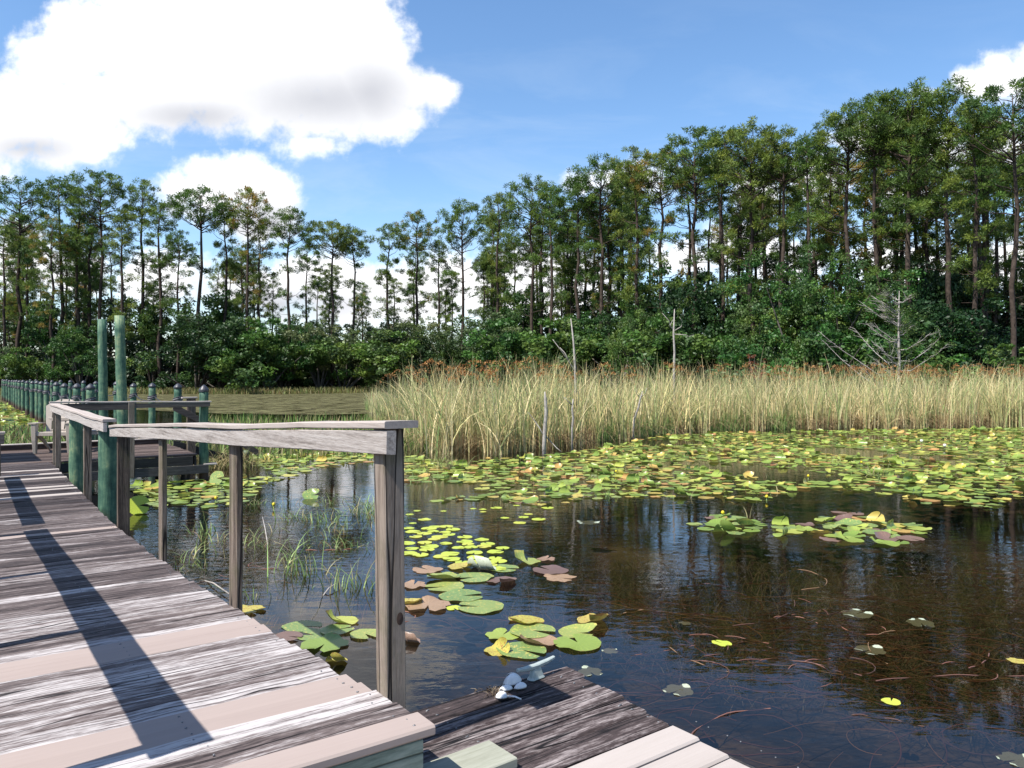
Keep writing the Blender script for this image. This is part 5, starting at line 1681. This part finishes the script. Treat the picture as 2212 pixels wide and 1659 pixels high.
# straw tussock at the platform corner
rng = np.random.default_rng(99); n = 420
x, y = gp(498, 1010); B = np.stack([rng.normal(0, .28, n), rng.normal(0, .2, n), np.full(n, -.05)], 1)
V, Q, C = blades(B, rng.uniform(.3, .75, n), rng.uniform(.3, 1.4, n), rng.uniform(0, 6.3, n), rng.uniform(.010, .022, n), rng, [(.40, .33, .16), (.34, .28, .13), (.20, .26, .08), (.28, .22, .11)], 5, .7, .1)
tag(link('grass_tussock', np_mesh('grass_tussock', V, Q, C), M['blade'], None, (x, y, 0)), 'straw-coloured tussock of grass beside the platform corner', 'grass tussock')
# broken stems leaning in the shallows
for (pts, lab) in [(((615, 1075), (690, 1010)), None)]:
    pass
for (u0, v0, u1, v1, z1, lab) in [(430, 1245, 355 + 140, 1290, .02, 'long broken straw stem lying on the water beside the second rail post'), (580, 1180, 560, 1080, .30, 'leaning dry stem left of the low middle tuft'), (690, 1290, 730, 1268, .03, 'brown weedy stick afloat left of the corner post')]:
    a = Vector((*gp(u0, v0), -.03)); b = Vector((*gp(u1, v1, z1), z1)) if z1 > .1 else Vector((*gp(u1, v1), z1 + .01))
    if (b - a).length > 1.2: b = a + (b - a).normalized() * 1.0
    mb = MB(); mb.tube([a, a.lerp(b, .5) + Vector((0, 0, .03)), b], [.008, .007, .005], 6); tag(mb.build('dead_reed', M['bone']), lab, 'dead reed')

# ------------------------------------------------------------------ dead wood
def snag(name, u, v_base, d, pts, rads, branches, label, mat='bone', cat='snag', zb=-.3):
    """pts/branches given as (u, v) sight points at distance d"""
    r = empty(name, (at(u, d), d, 0)); ox = at(u, d)
    def w(q, dd=0.0): return (at(q[0], d) - ox, dd, hz(q[1], d))
    mb = MB(); P = [w(p) for p in pts]; P = [(P[0][0], 0, zb)] + P
    mb.tube(P, [rads[0]] + list(rads), 8, rough=.08); mb.build('trunk', M[mat], r)
    if branches:
        for bpts in branches:
            mb = MB(); q = [w(p, random.uniform(-.25, .25) * (i > 0)) for i, p in enumerate(bpts)]
            mb.tube(q, [max(.008, rads[-1] * 1.3 * (1 - .7 * i / (len(q) - 1))) for i in range(len(q))], 6, rough=.08); mb.build('branch', M[mat], r)
    return tag(r, label, cat, 'dead snags in the reed bed')


snag('dead_snag', 1240, 860, 25, [(1243, 830), (1242, 790), (1239, 740), (1233, 688)], [.042, .038, .03, .016],
     [[(1241, 800), (1228, 778), (1212, 758), (1194, 733)], [(1228, 778), (1220, 762), (1210, 750)]], 'tall pale dead snag with a long branch leaning left, in the reeds')
snag('dead_snag', 1456, 800, 31, [(1456, 795), (1457, 760), (1455, 720), (1457, 668)], [.05, .042, .036, .016],
     [[(1456, 712), (1447, 704), (1444, 694), (1432, 676)], [(1447, 704), (1456, 690)], [(1456, 715), (1470, 706), (1473, 694), (1466, 686)], [(1457, 722), (1478, 724), (1490, 727), (1502, 722)]], 'thin white snag with antler-like twigs before the dark trees')
snag('dead_snag', 1177, 980, 19.6, [(1175, 960), (1177, 925), (1180, 890), (1178, 862), (1177, 846)], [.05, .048, .045, .038, .014],
     [[(1176, 945), (1166, 925), (1152, 905), (1140, 890)], [(1177, 940), (1190, 955), (1203, 968), (1212, 975)]], 'stout bleached stump at the front water edge of the reeds')
snag('dead_snag', 1237, 935, 21.0, [(1236, 925), (1238, 905), (1236, 885), (1238, 862)], [.03, .03, .026, .014], [[(1236, 875), (1228, 868), (1218, 858)]], 'short pale forked stick in the reeds right of the bleached stump')
snag('dead_snag', 1372, 935, 24.6, [(1368, 930), (1370, 905), (1379, 880), (1383, 862), (1388, 845)], [.035, .033, .03, .025, .012], [[(1384, 860), (1376, 852), (1374, 842)], [(1384, 858), (1392, 850), (1394, 838)]], 'thin crooked white stick in the reeds, right of the other snags')


def grey_cypress():
    d = 47.0; u0 = 1943; r = empty('bare_cypress', (at(u0, d), d, 0)); ox = at(u0, d); rr = random.Random(4)
    mb = MB(); Z = [-.3, 1.0, 2.6, 4.2, 5.6, 7.2]; mb.tube([(rr.uniform(-.06, .06), 0, z) for z in Z], [.12, .11, .09, .07, .05, .015], 8, rough=.06); mb.build('trunk', M['bone'], r)
    mb = MB(); tips = []
    for i in range(36):
        z = rr.uniform(1.0, 6.9); q = (z - 1.0) / 5.9; ln = (4.9 * (1 - q) + .5) * rr.uniform(.3, 1.05); a = rr.choice([pi, pi, pi, 0, pi / 2]) + rr.gauss(0, .6)
        if abs(math.cos(a)) > 0 and math.cos(a) > 0: ln *= .62
        dr = Vector((math.cos(a), math.sin(a), 0)); p = Vector((0, 0, z)); pts = [p]
        for s in (.25, .5, .75, 1.0):
            pts.append(p + dr * ln * s + Vector((rr.uniform(-.07, .07), rr.uniform(-.07, .07), ln * (.42 * s + .30 * s * s - .12) + rr.uniform(-.06, .06))))
        mb.tube(pts, [.036, .03, .024, .018, .008], 5, caps=False)
        for k in range(9):
            s = rr.uniform(.3, 1.0); b = pts[1].lerp(pts[4], (s - .25) / .75); t = dr + Vector((rr.gauss(0, .7), rr.gauss(0, .7), rr.uniform(.1, .9)))
            e = b + t.normalized() * rr.uniform(.25, .7); mb.tube([b, e], [.014, .006], 4, caps=False); tips.append(e)
    mb.build('branches', M['bone'], r)
    rng = np.random.default_rng(2); tips2 = [t for t in tips if t.x > -.9] + [Vector((rr.uniform(-.6, .9), rr.uniform(-.5, .5), rr.uniform(.8, 6.2))) for _ in range(120)]
    V, Q, C = leaves([tuple(t) for t in tips2], [rr.uniform(.12, .25) for _ in tips2], 22, .10, rng, [(.09, .15, .035), (.13, .18, .045), (.07, .12, .03)], .45, .2)
    link('foliage', np_mesh('foliage', V, Q, C), M['leaf'], r)
    tag(r, 'bare grey cypress with drooping dead branches at the back of the reeds', 'tree')


grey_cypress()
rng = np.random.default_rng(12); d = 33.5; r = empty('red_shrub', (at(1638, d), d, 0)); mb = MB()
cent = []
for k in range(7):
    x1 = rng.uniform(-.45, .5); z1 = rng.uniform(2.2, 2.85); mb.tube([(0, 0, 0), (x1 * .4, 0, 1.4), (x1, rng.uniform(-.2, .2), z1)], [.012, .010, .005], 5)
    cent += [(x1 * s, rng.uniform(-.1, .1), 1.4 + (z1 - 1.4) * s + .05) for s in (.6, .8, 1.0)]
mb.build('stems', M['bark_grey'], r)
V, Q, C = leaves(cent, [.10] * len(cent), 16, .08, rng, [(.30, .05, .06), (.36, .09, .09), (.22, .04, .04)], .5)
link('leaves', np_mesh('leaves', V, Q, C), M['leaf'], r); tag(r, 'red-leaved shrub poking out of the top of the reeds', 'shrub')

# small dark shed at the far left edge
sd = empty('shed', (at(-26, 96), 96, .3)); mb = MB(); mb.box((0, 2, 1.15), (3.0, 4.0, 2.3)); mb.build('wall', M['dark_wall'], sd)
mb = MB(); mb.add([(-1.75, -.3, 2.2), (1.75, -.3, 2.2), (1.75, 4.3, 2.2), (-1.75, 4.3, 2.2), (-1.75, 2, 3.1), (1.75, 2, 3.1)], [(0, 1, 5, 4), (2, 3, 4, 5), (0, 4, 3), (1, 2, 5), (3, 2, 1, 0)]); mb.build('roof', M['pale_roof'], sd)
mb = MB(); mb.box((.5, -.015, .95), (.8, .03, 1.9)); mb.build('door', M['bark'], sd)
tag(sd, 'small dark shed with a pale roof at the far left edge of the shore', 'shed')
